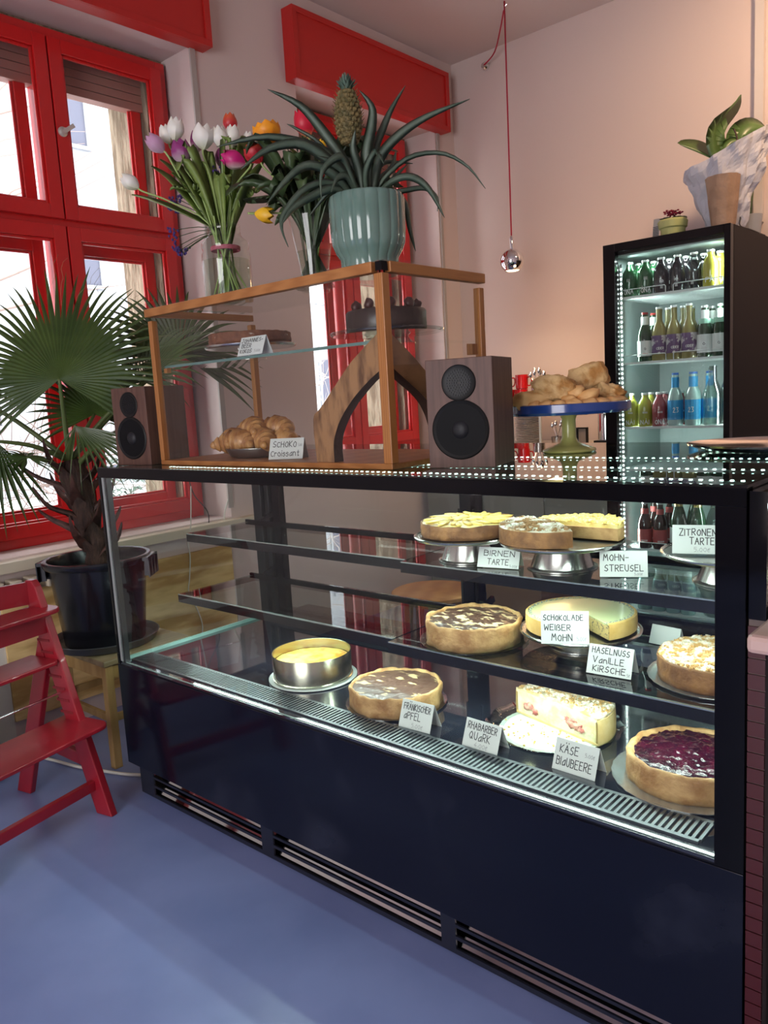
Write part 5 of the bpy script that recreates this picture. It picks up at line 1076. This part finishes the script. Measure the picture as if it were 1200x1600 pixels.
def bottle(kind, col, lab, capm, labels, txt=None):
    t = thing('bottle', lab, 'bottle')
    kr = 1.24 if kind in ('juice', 'tall', 'beer') else 1.05; kz = 1.06
    p = [(r*kr, z*kz) for r, z in PROF[kind]]; labels = [(a*kz, b*kz, c*kr, m_) for a, b, c, m_ in labels]; MB().lathe(p, n=20).build('glass_body', GB[col], t, smooth=True)
    h = p[-1][1]; r = p[-1][0]
    if capm: MB().lathe([(r+.001, h-.004), (r+.0022, h-.002), (r+.0018, h+.007), (0.0005, h+.008)], n=16).build('cap', LB[capm], t, smooth='auto')
    for (z0, z1, rr_, m) in labels: MB().lathe([(rr_+.0006, z0), (rr_+.0009, z0+.001), (rr_+.0009, z1-.001), (rr_+.0006, z1)], n=20, capb=False).build('label_band', LB[m], t)
    if txt:
        for (s, z, hh, m, wd) in txt:
            mb = MB(); R = PROF[kind][3][0]*kr+.0018; st, w = text_strokes(s, hh); a_off = -PI/2
            write(mb, s, -wd/2, z, hh, lambda x, y: (R*math.cos(a_off+x/R+.35), R*math.sin(a_off+x/R+.35), y), th=.0016*hh/.014+.0004, width=wd); mb.build('lettering', LB[m], t)
    return t
TPL = dict(
    green=bottle('juice', 'green', '', 'cap', [], [('ÓNA', .012, .024, 'pwhite', .055), ('III', .075, .014, 'pwhite', .02)]),
    black=bottle('juice', 'black', '', 'cap', [], [('ie', .05, .018, 'pwhite', .022), ('III', .020, .014, 'pwhite', .014)]),
    clearj=bottle('juice', 'clear', '', 'cap', [], [('III', .02, .014, 'pwhite', .014)]),
    yellow=bottle('juice', 'yellow', '', 'cap', [], [('FÁI', .020, .022, 'pwhite', .050)]),
    lemon=bottle('juice', 'lemon', '', 'cap', [], [('NÁI', .012, .022, 'pwhite', .050), ('ooo', .070, .012, 'pwhite', .026)]),
    red=bottle('juice', 'red', '', 'cap', [], [('ÓNA', .012, .024, 'pwhite', .055), ('ooo', .070, .012, 'pwhite', .026)]),
    redcap=bottle('beer', 'dark', '', 'rcap', [(.025, .10, .030, 'white'), (.175, .218, .0150, 'white')], [('o', .06, .014, 'pdark', .012), ('enn', .035, .008, 'pred', .03)]),
    cider=bottle('tall', 'cider', '', 'cap', [(.03, .12, .031, 'purple')], [('CIDER', .055, .012, 'pwhite', .04)]),
    tonic=bottle('beer', 'dark', '', 'cap', [(.02, .105, .030, 'white'), (.150, .218, .0148, 'white'), (.150, .178, .0235, 'mint')], [('o', .06, .016, 'pdark', .014), ('----', .04, .004, 'pdark', .03)]),
    bluel=bottle('tall', 'water', '', 'bcap', [(.03, .125, .031, 'blue'), (.185, .235, .0145, 'blue')], [('23', .07, .024, 'pwhite', .03), ('-----', .05, .004, 'pdark', .036)]),
    carafe=bottle('carafe', 'carafe', '', None, [], None),
    cola=bottle('beer', 'cola', '', 'cap', [(.03, .10, .030, 'redl'), (.170, .205, .0155, 'redl')], [('eooe', .04, .012, 'pwhite', .036)]),
    sekt=bottle('sekt', 'dark', '', None, [(.04, .12, .042, 'white'), (.20, .302, .0200, 'cap')], None),
    water=bottle('tall', 'water', '', 'bcap', [(.03, .120, .031, 'white'), (.185, .235, .0145, 'white')], [('o', .07, .022, 'pdark', .018)]))
for ch_ in [o for o in SC.objects if o.parent == TPL['sekt'] and o.data.materials[0] == LB['cap']]: ch_.data.materials[0] = GB['gold']
used = set()
def put(key, x, y, z, label, group):
    o = TPL[key] if key not in used else copy_tree(TPL[key]); used.add(key)
    o.location = (x, y, z+.0006); o.rotation_euler = (0, 0, .18*math.sin(x*90)); o['label'] = label; o['group'] = group
ORD = ['first', 'second', 'third', 'fourth', 'fifth', 'sixth', 'seventh', 'eighth', 'ninth']
ya = FY0+.115
def row(shelf_name, z, items):
    xx = 0
    cnt = {}
    for (key, x, dy, desc) in items:
        rown = ('front row' if dy < .05 else 'second row' if dy < .12 else 'rear row'); c = cnt.get((desc, rown), 0); cnt[(desc, rown)] = c+1
        put(key, x, ya+dy, z, f"{ORD[c]} {desc}, {rown}, {shelf_name}", shelf_name+' bottles')
G1, B1_, C1_, Y1 = 'green juice bottle with white cap', 'black drink bottle with white cap', 'clear bottle with white cap', 'yellow juice bottle'
row('top fridge shelf', shz[0], [('green', .695, 0, G1), ('green', .705, .09, G1), ('green', .715, .18, G1), ('green', .780, 0, G1), ('green', .79, .09, G1), ('black', .865, 0, B1_), ('black', .875, .09, B1_), ('black', .95, 0, B1_), ('black', .96, .09, B1_), ('black', .97, .18, B1_), ('clearj', 1.033, 0, C1_), ('clearj', 1.05, .09, C1_), ('yellow', 1.115, 0, Y1), ('yellow', 1.13, .09, Y1), ('yellow', 1.165, .17, Y1)])
row('second fridge shelf', shz[1], [('redcap', .775, 0, 'white label bottle with red cap'), ('redcap', .785, .09, 'white label bottle with red cap'), ('cider', .852, 0, 'pale cider bottle with purple label'), ('cider', .865, .09, 'pale cider bottle with purple label'), ('cider', .930, 0, 'pale cider bottle with purple label'), ('cider', .945, .09, 'pale cider bottle with purple label'), ('cider', 1.008, 0, 'pale cider bottle with purple label'), ('cider', .955, .18, 'pale cider bottle with purple label'),
    ('tonic', 1.086, 0, 'dark white labelled bottle'), ('tonic', 1.09, .09, 'dark white labelled bottle'), ('tonic', 1.162, 0, 'dark white labelled bottle'), ('tonic', 1.165, .09, 'dark white labelled bottle')])
row('third fridge shelf', shz[2], [('lemon', .695, .0, 'lemon yellow bottle'), ('lemon', .772, .0, 'lemon yellow bottle'), ('lemon', .765, .09, 'lemon yellow bottle'), ('red', .850, 0, 'pink red bottle'), ('red', .845, .09, 'pink red bottle'), ('red', .925, .10, 'pink red bottle'),
    ('bluel', .935, 0, 'clear bottle with bright blue label'), ('bluel', 1.00, .09, 'clear bottle with bright blue label'), ('bluel', 1.025, 0, 'clear bottle with bright blue label'), ('bluel', 1.075, .10, 'clear bottle with bright blue label'), ('bluel', .96, .18, 'clear bottle with bright blue label'), ('carafe', 1.125, .0, 'plain glass carafe'), ('carafe', 1.165, .12, 'plain glass carafe')])
row('fourth fridge shelf', shz[3], [('tonic', .90+.078*k, 0, 'dark white labelled bottle') for k in range(4)])
row('fifth fridge shelf', shz[4], [('cola', .765, 0, 'dark cola bottle with red label'), ('cola', .78, .09, 'dark cola bottle with red label'), ('cola', .85, 0, 'dark cola bottle with red label'), ('cola', .865, .09, 'dark cola bottle with red label'), ('sekt', .95, 0, 'sparkling wine bottle with gold foil neck'), ('sekt', 1.0, .1, 'sparkling wine bottle with gold foil neck'), ('sekt', 1.05, 0, 'sparkling wine bottle with gold foil neck'), ('carafe', 1.12, .05, 'plain glass carafe')])
row('bottom fridge shelf', shz[5], [('water', .76+.08*k, 0, 'pale water bottle with white label') for k in range(4)])
t = thing('milk_carton', 'blue and white drink carton at the right of the fifth fridge shelf', 'carton', (1.185, FY0+.12, shz[4]+.001)); MB().box((-.03, -.03, 0), (.03, .03, .12)).build('carton_body', mat('carton_blue', (.03, .18, .60), .5), t); MB().box((-.0305, -.0305, .12), (.0305, .0305, .19)).build('carton_top', LB['white'], t)
t = thing('glass_jug', 'round glass jug on the bottom fridge shelf', 'jug', (1.13, FY0+.16, shz[5]+.001)); MB().lathe([(0, 0), (.06, 0), (.075, .03), (.08, .10), (.07, .16), (.072, .18)], n=32).build('jug_wall', GB['carafe'], t, smooth=True); MB().tube(lerp([(-.075, 0, .14), (-.12, 0, .13), (-.12, 0, .06), (-.078, 0, .05)], 10), .006).build('handle', GB['carafe'], t, smooth=True)
# ---- on the fridge
t = thing('wrapped_orchid_plant', 'large leaved plant wrapped in crumpled white paper on the fridge', 'potted plant', (1.14, 2.88, FZ+.001))
PAPER = mat('white_wrapping_paper', (.52, .51, .56), .7, bump=(9, .6, .03)); LEAFB = mat('broad_dark_leaf', (.05, .10, .03), .35, col2=(.10, .17, .05), ns=7)
def crumple(a, z): return 1+.16*noise.noise(Vector((math.cos(a)*2.2, math.sin(a)*2.2, z*9)))+.12*noise.noise(Vector((math.cos(a)*5, math.sin(a)*5, z*20)))
mb = MB(); n = 64; rows = 22; vs = []
for j in range(rows+1):
    q = j/rows
    for i in range(n):
        a = 2*PI*i/n; dirc = math.cos(a-YAW); top_ = .40+.09*dirc-.03*math.sin(a-YAW)*0; z = q*top_; r = (.078+.115*q**.9)*(1+.12*q*max(0, dirc)); r *= crumple(a, z)
        vs.append((r*math.cos(a), r*math.sin(a)*.9, z))
mb.add(vs, [(j*n+i, j*n+(i+1) % n, (j+1)*n+(i+1) % n, (j+1)*n+i) for j in range(rows) for i in range(n)])
ww = mb.build('paper_wrap', PAPER, t); md = ww.modifiers.new('solid', 'SOLIDIFY'); md.thickness = .001
mb = MB()
def bigleaf(pts, w, sd, mb=mb):
    p = lerp(pts, 14); mb.blade(p, [w*math.sin(PI*min(.97, .05+i/14*.95))**.7 if i < 14 else .001 for i in range(15)], sd, fold=.12, thick=.002)
bigleaf([CU*0+CZ*.30, CU*-.06+CZ*.40, CU*-.05+CZ*.50, CU*.04+CZ*.60, CU*.075+CZ*.64], .085, CF*.3+CU*.5+CZ*.3)
bigleaf([CZ*.30, CU*-.08+CZ*.37, CU*-.15+CZ*.41, CU*-.24+CZ*.44], .060, CF*.5+CZ*.7-CU*.1)
bigleaf([CU*.02+CZ*.32, CU*.06+CZ*.45, CU*.13+CZ*.50, CU*.20+CZ*.48], .07, CF*.3+CZ*.8)
bigleaf([CU*.0+CZ*.3, CU*-.02+CZ*.38, CU*.02+CZ*.43, CU*.08+CZ*.44], .03, CF*.3+CZ*.7)
mb.build('leaves', LEAFB, t, smooth=True); MB().tube([tuple(CU*.05+CZ*.36), tuple(CU*.055+CZ*.45), tuple(CU*.04+CZ*.49)], .004).build('stem', mat('dark_stem', (.06, .025, .02), .6), t)
MB().lathe([(0, 0), (.055, 0), (.062, .09), (0, .091)], n=30).build('inner_pot', BLKM, t)
t = thing('brown_paper_bag', 'brown crumpled paper wrapped pot in front of the white wrap', 'paper bag', (1.175, 2.735, FZ+.001))
mb = MB(); mb.lathe([(0, 0), (.052, 0), (.056, .02), (.066, .12), (.075, .22), (.078, .235), (.072, .232)], n=48, fl=lambda a, z: 1+.10*noise.noise(Vector((math.cos(a)*2.5, math.sin(a)*2.5, z*18)))); mb.build('bag', mat('kraft_paper', (.30, .18, .11), .6, col2=(.40, .25, .16), ns=9, bump=(22, .7, .012)), t, smooth='auto')
t = thing('kalanchoe_pot', 'small red flowered plant in a folded lime green paper bag on the fridge', 'potted plant', (.905, 2.80, FZ+.001))
mb = MB(); mb.lathe([(0, 0), (.055, 0), (.060, .02), (.062, .05), (.070, .055), (.074, .085), (.066, .095), (.062, .085)], n=40, fl=lambda a, z: 1+.05*noise.noise(Vector((math.cos(a)*3, math.sin(a)*3, z*10)))); mb.build('paper_sleeve', mat('lime_paper', (.50, .52, .20), .6), t, smooth='auto')
mb = MB(); fl = MB(); rr = random.Random(8)
for k in range(26):
    a = rr.uniform(0, 6.28); o = Vector((math.cos(a), math.sin(a), 0)); mb.blade([o*.01+CZ*.07, o*.04+CZ*.105, o*.07+CZ*.10], [.006, .016, .003], (-math.sin(a), math.cos(a), .2))
for k in range(60):
    a = rr.uniform(0, 6.28); q = rr.uniform(0, .048); fl.blob((q*math.cos(a), q*math.sin(a), .118+rr.uniform(0, .022)), (.007, .007, .004), seed=k, n=6, m=4)
mb.build('leaves', DGRN, t); fl.build('blossoms', mat('dark_red_blossom', (.25, .01, .04), .6), t)
t = thing('plant_tag', 'small printed grey plant tag left of the lime green bag', 'tag', (.805, 2.775, FZ+.001)); mb = MB(); mb.ngon_prism([(0, 0), (.035, 0), (.042, .11), (.010, .11)], lambda u, v, w: (u, w, v), 0, .0015); mb.build('tag_card', mat('grey_tag', (.35, .34, .34), .6), t)
mb = MB()
for k in range(8): mb.box((.006, -.0008, .012+.008*k), (.034, -.0002, .015+.008*k))
mb.build('printed_lines', INK, t)
t = thing('trailing_plant', 'dark stems of another plant at the right edge of the photo', 'plant', (1.33, 2.80, FZ+.001)); 
mb = MB(); mb.lathe([(0, 0), (.05, 0), (.06, .10), (.055, .10)], n=24); mb.build('pot', mat('grey_pot', (.3, .3, .32), .5), t, smooth='auto')
mb = MB()
for (u, z) in ((-.04, .38), (.0, .46), (-.05, .30), (.05, .5)): mb.blade(lerp([(0, 0, .08), tuple(CU*u*.3+CZ*z*.6), tuple(CU*u+CZ*z)], 8), [.004, .006, .008, .009, .009, .007, .005, .003, .001], CU)
mb.build('leaves', DGRN, t)
t.location = (1.19, 3.1, FZ+.001)
tag(MB().tube(lerp([(1.20, 2.86, FZ+.14), (1.22, 2.85, FZ+.06), (1.235, 2.80, FZ+.008), (1.24, 2.95, FZ+.006), (1.235, 3.2, FZ+.006)], 16), .003, 6).build('fridge_cable', CBL), 'black cable curling down onto the fridge top', 'cable')

# =================================================================== BACK COUNTER
WHT = mat('white_laminate', (.55, .50, .46), .5)
bcn = thing('back_counter', 'pale work counter along the back wall left of the fridge', 'counter', (-.8, 2.78, 0))
MB().box((0, 0, 1.0), (1.38, .55, 1.035)).build('countertop', WHT, bcn, bevel=.002); MB().box((.01, .03, .08), (1.37, .54, 1.0)).build('carcass', mat('grey_green_front', (.20, .21, .19), .5), bcn)
for k in range(3): MB().box((.02+.455*k, .012, .10), (.455+.455*k, .03, .98)).build('cabinet_door', mat('grey_green_front', (.20, .21, .19), .5), bcn, bevel=.002)
rk = thing('mug_rack', 'white metal rack on the back counter carrying the red mugs', 'rack', (-.30, 2.85, 1.036))
mb = MB()
for x in (0, .37):
    for y in (0, .28): MB().box((x-.006, y-.006, 0), (x+.006, y+.006, .245)).build('leg', WH, rk)
MB().box((-.01, -.01, .245), (.38, .29, .258)).build('rack_shelf', WH, rk)
RM = mat('red_mug_glaze', (.50, .008, .012), .2, coat=.4)
def mug(x, y, z, rz, lab):
    t = thing('red_mug', lab, 'mug', (x, y, z), rz, group='red mugs on the rack')
    MB().lathe([(0, 0), (.034, 0), (.038, .004), (.040, .085), (.0405, .088), (.037, .088), (.036, .006), (0, .006)], n=28).build('cup', RM, t, smooth='auto')
    MB().tube(lerp([(.038, 0, .070), (.060, 0, .070), (.064, 0, .045), (.056, 0, .022), (.038, 0, .020)], 12), .0045, 6).build('handle', RM, t, smooth=True)
for (x, y, k, lab) in ((-.265, 2.90, 0, 'red mug at the left end of the lower layer'), (-.175, 2.90, 0, 'red mug in the lower layer, second from left'), (-.085, 2.90, 0, 'red mug in the lower layer, third from left'), (-.205, 2.91, 1, 'red mug on the upper layer, left, half behind the speaker'), (-.085, 2.91, 1, 'red mug on the upper layer, right one, handle to the right')):
    mug(x, y, 1.295+.0885*k, R_(10) if k else R_(-50), lab)
# plate stack
def plate_small(x, y, z, lab): 
    t = tag(MB().lathe([(0, 0), (.055, 0), (.082, .006), (.086, .009), (.082, .0095), (.055, .004), (0, .004)], n=36).build('saucer', mat('white_porcelain', (.70, .66, .63), .3), smooth='auto'), lab, 'plate', 'stacked white saucers'); t.location = (x, y, z); return t
p_ = plate_small(-.075, 2.955, 1.0365, 'lowest white saucer of the stack under the mug rack')
NAMES = ['second', 'third', 'fourth', 'fifth', 'sixth', 'seventh', 'eighth', 'ninth', 'tenth', 'eleventh', 'twelfth', 'thirteenth', 'fourteenth', 'fifteenth', 'sixteenth', 'seventeenth', 'topmost']
for k, nm in enumerate(NAMES):
    c = p_.copy(); COL.objects.link(c); c.location = (-.075, 2.955, 1.0365+.0105*(k+1)); c['label'] = f'{nm} white saucer from the bottom of the stack' if nm != 'topmost' else 'topmost white saucer of the stack below the rack shelf'
# cutlery glass
def cutlery(x, y, z, h, names, grp, lab):
    t = thing('cutlery_jar', lab, 'jar', (x, y, z)); MB().lathe([(0, 0), (.030, 0), (.034, .004), (.038, h), (.0365, h), (.032, .006), (0, .006)], n=28).build('jar_wall', mat('steel_cup', (.45, .42, .40), .25, .9), t, smooth='auto')
    for i, (nm, dx, dy) in enumerate(names):
        top = Vector((x+dx, y+dy, z+h+.075+.012*(i % 3))); bot = Vector((x-dx*.3, y-dy*.3, z+.012)); s = thing('spoon', nm, 'spoon', bot, group=grp); d = top-bot
        MB().tube([(0, 0, 0), tuple(d*.8)], .0022, 6).build('spoon_handle', CHROME, s); MB().blob(tuple(d*.93), (.011, .006, .019), n=12, m=8, amp=0, rot=YAW).build('spoon_bowl', CHROME, s, smooth=True)
cutlery(.03, 2.90, 1.295, .11, [('spoon leaning left in the cutlery cup beside the mugs', -.045, -.01), ('spoon standing upright in the middle of the cutlery cup', -.01, -.02), ('spoon with bright bowl right of the middle in the cup', .02, -.01), ('spoon leaning right in the cutlery cup', .045, .01), ('spoon at the back of the cutlery cup', .005, .03), ('spoon leaning back left in the cutlery cup', -.03, .02)], 'spoons in the cup', 'metal cup full of spoons beside the red mugs')
cutlery(.14, 2.93, 1.036, .05, [('short spoon in the low cup, left', -.035, 0), ('short spoon in the low cup, middle', 0, -.02), ('short spoon in the low cup, right', .035, 0), ('short spoon in the low cup, back', .01, .03)], 'spoons in the low cup', 'low metal cup of spoons right of the saucer stack')
t = thing('coffee_flask', 'steel coffee flask with black lid standing left of the fridge', 'flask', (.465, 2.92, 1.036)); MB().lathe([(0, 0), (.05, 0), (.052, .03), (.048, .032), (.048, .19), (.05, .192)], n=32).build('flask_body', CHROME, t, smooth='auto')
MB().lathe([(.051, .192), (.053, .195), (.053, .215), (.03, .222), (0.0005, .223)], n=28).build('lid', BLKM, t, smooth='auto'); MB().box((-.055, -.055, 0), (.055, .055, .028)).build('base_ring', BLKM, t)
t = thing('framed_box', 'small black framed box on the back counter behind the pedestal', 'box', (.25, 2.96, 1.036)); mb = MB(); mb.box((0, 0, 0), (.008, .02, .10)); mb.box((.062, 0, 0), (.07, .02, .10)); mb.box((.008, 0, .092), (.062, .02, .10)); mb.box((.008, 0, 0), (.062, .02, .008)); mb.build('frame_rim', BLKM, t); MB().box((.008, .012, .008), (.062, .016, .092)).build('backing', mat('grey_backing', (.25, .22, .2), .5), t)
tag(MB().tube(lerp([(.10, 3.1, 1.04), (.17, 3.05, 1.2), (.20, 3.0, 1.24), (.23, 2.98, 1.16), (.24, 2.98, 1.04)], 18), .004, 6).build('counter_cable', CBL), 'black looping cable above the back counter', 'cable')
# round stool behind the case
t = thing('round_wooden_stool', 'low stool with round orange wooden seat seen through the case', 'stool', (.16, 1.62, 0), .4)
MB().lathe([(0, .395), (.20, .395), (.21, .402), (.21, .418), (.20, .424), (0, .424)], n=48).build('seat', wood('orange_seat_wood', (.42, .18, .06), (.52, .25, .09), .4, 3, (1, 8, 1), 3), t, smooth='auto')
for k in range(4):
    a = PI/4+k*PI/2; MB().bar((.17*math.cos(a), .17*math.sin(a), 0), (.14*math.cos(a), .14*math.sin(a), .395), .035, .035, up=(0, 1, 0)).build('leg', STOOLW, t, bevel=.003)
t = thing('cardboard_box', 'brown box behind the case seen beneath the pear tart', 'box', (.42, 1.7, 0)); MB().box((0, 0, 0), (.3, .3, .62)).build('box_body', mat('brown_card', (.16, .085, .05), .7), t); MB().box((.0, -.001, .60), (.3, .301, .625)).build('box_lid', mat('brown_card_lid', (.20, .11, .06), .7), t)

# =================================================================== RIGHT HAND NEIGHBOUR
TILE = mat('red_tile', (.05, .003, .004), .3); GROUT = mat('pale_grout', (.12, .09, .08), .8)
tc = thing('tiled_counter_end', 'narrow red tiled counter end between the two glass cases', 'counter', (2.128, .0, 0))
mb = MB(); k = 0; z = .02
while z < .96: mb.box((.0, -.004, z), (.028, .002, z+.026)); z += .0285
mb.build('red_tiles', TILE, tc); MB().box((.0, .0, 0), (.028, .5, .97)).build('grout_bed', GROUT, tc)
MB().box((.0, -.002, .97), (.028, .5, 1.19)).build('black_upright', BLK, tc)
cs = thing('till_counter_slab', 'pink beige counter slab jutting in at the right edge', 'counter', (2.165, -.14, 0)); PINKS = mat('pink_beige_laminate', (.50, .32, .27), .25, col2=(.56, .40, .36), ns=4, coat=.2)
mb = MB(); pts = rounded(0, .8, 0, .5, .02); mb.ngon_prism([(0, 0), (.9, 0), (.9, .60), (0, .60)], lambda u, v, w: (u, v, w), .955, .985); mb.build('slab', PINKS, cs, bevel=.008)
MB().box((.25, .05, 0), (.85, .13, .955)).build('counter_support', NAVY, cs)
sc_ = thing('side_glass_case', 'second glass pastry case at the right edge of the photo', 'display case', (2.165, .02, 0))
MB().box((.0, .0, 0), (.7, .55, .52)).build('case_body', NAVY, sc_)
mb = MB(); mb.ngon_prism([(0, .52), (.005, .52), (.005, 1.08), (.03, 1.13), (.08, 1.155), (.7, 1.155), (.7, 1.16), (.08, 1.16), (.025, 1.135), (0, 1.085)], lambda u, v, w: (u, w, v), 0, .55); mb.build('curved_glass', GL, sc_)
MB().box((.005, .0, .52), (.7, .004, 1.15)).build('front_glass', GL, sc_); MB().box((.01, .01, .80), (.69, .54, .806)).build('glass_shelf', GL, sc_)
MB().box((.0, -.004, .515), (.7, .006, .53)).build('light_rail', mat('pale_edge', (.5, .6, .57), .2, .5), sc_)
light('side_case_led', 'AREA', (2.5, .2, 1.14), 3, COOL, size=.6, sy=.02)
t = thing('cream_topped_cake', 'cake with piped cream at the very right edge in the second case', 'cake', (2.30, .22, .932))
MB().lathe([(0, 0), (.10, 0), (.10, .035), (0, .036)], n=40).build('sponge', CR_L, t, smooth='auto'); mb = MB()
for k in range(14): a = k*2*PI/14; mb.blob((.08*math.cos(a), .08*math.sin(a), .048), (.017, .017, .018), seed=k)
mb.build('piped_cream', mat('whipped_cream', (.72, .66, .48), .6), t, smooth=True)
cake_stand((2.30, .22, .807), .12, .123, .05, 'steel stand under the cream topped cake at the right edge')

TPL_unused = [k for k in TPL if k not in used]
for k in TPL_unused:
    for c in [o for o in SC.objects if o.parent == TPL[k]]: bpy.data.objects.remove(c)
    bpy.data.objects.remove(TPL[k])
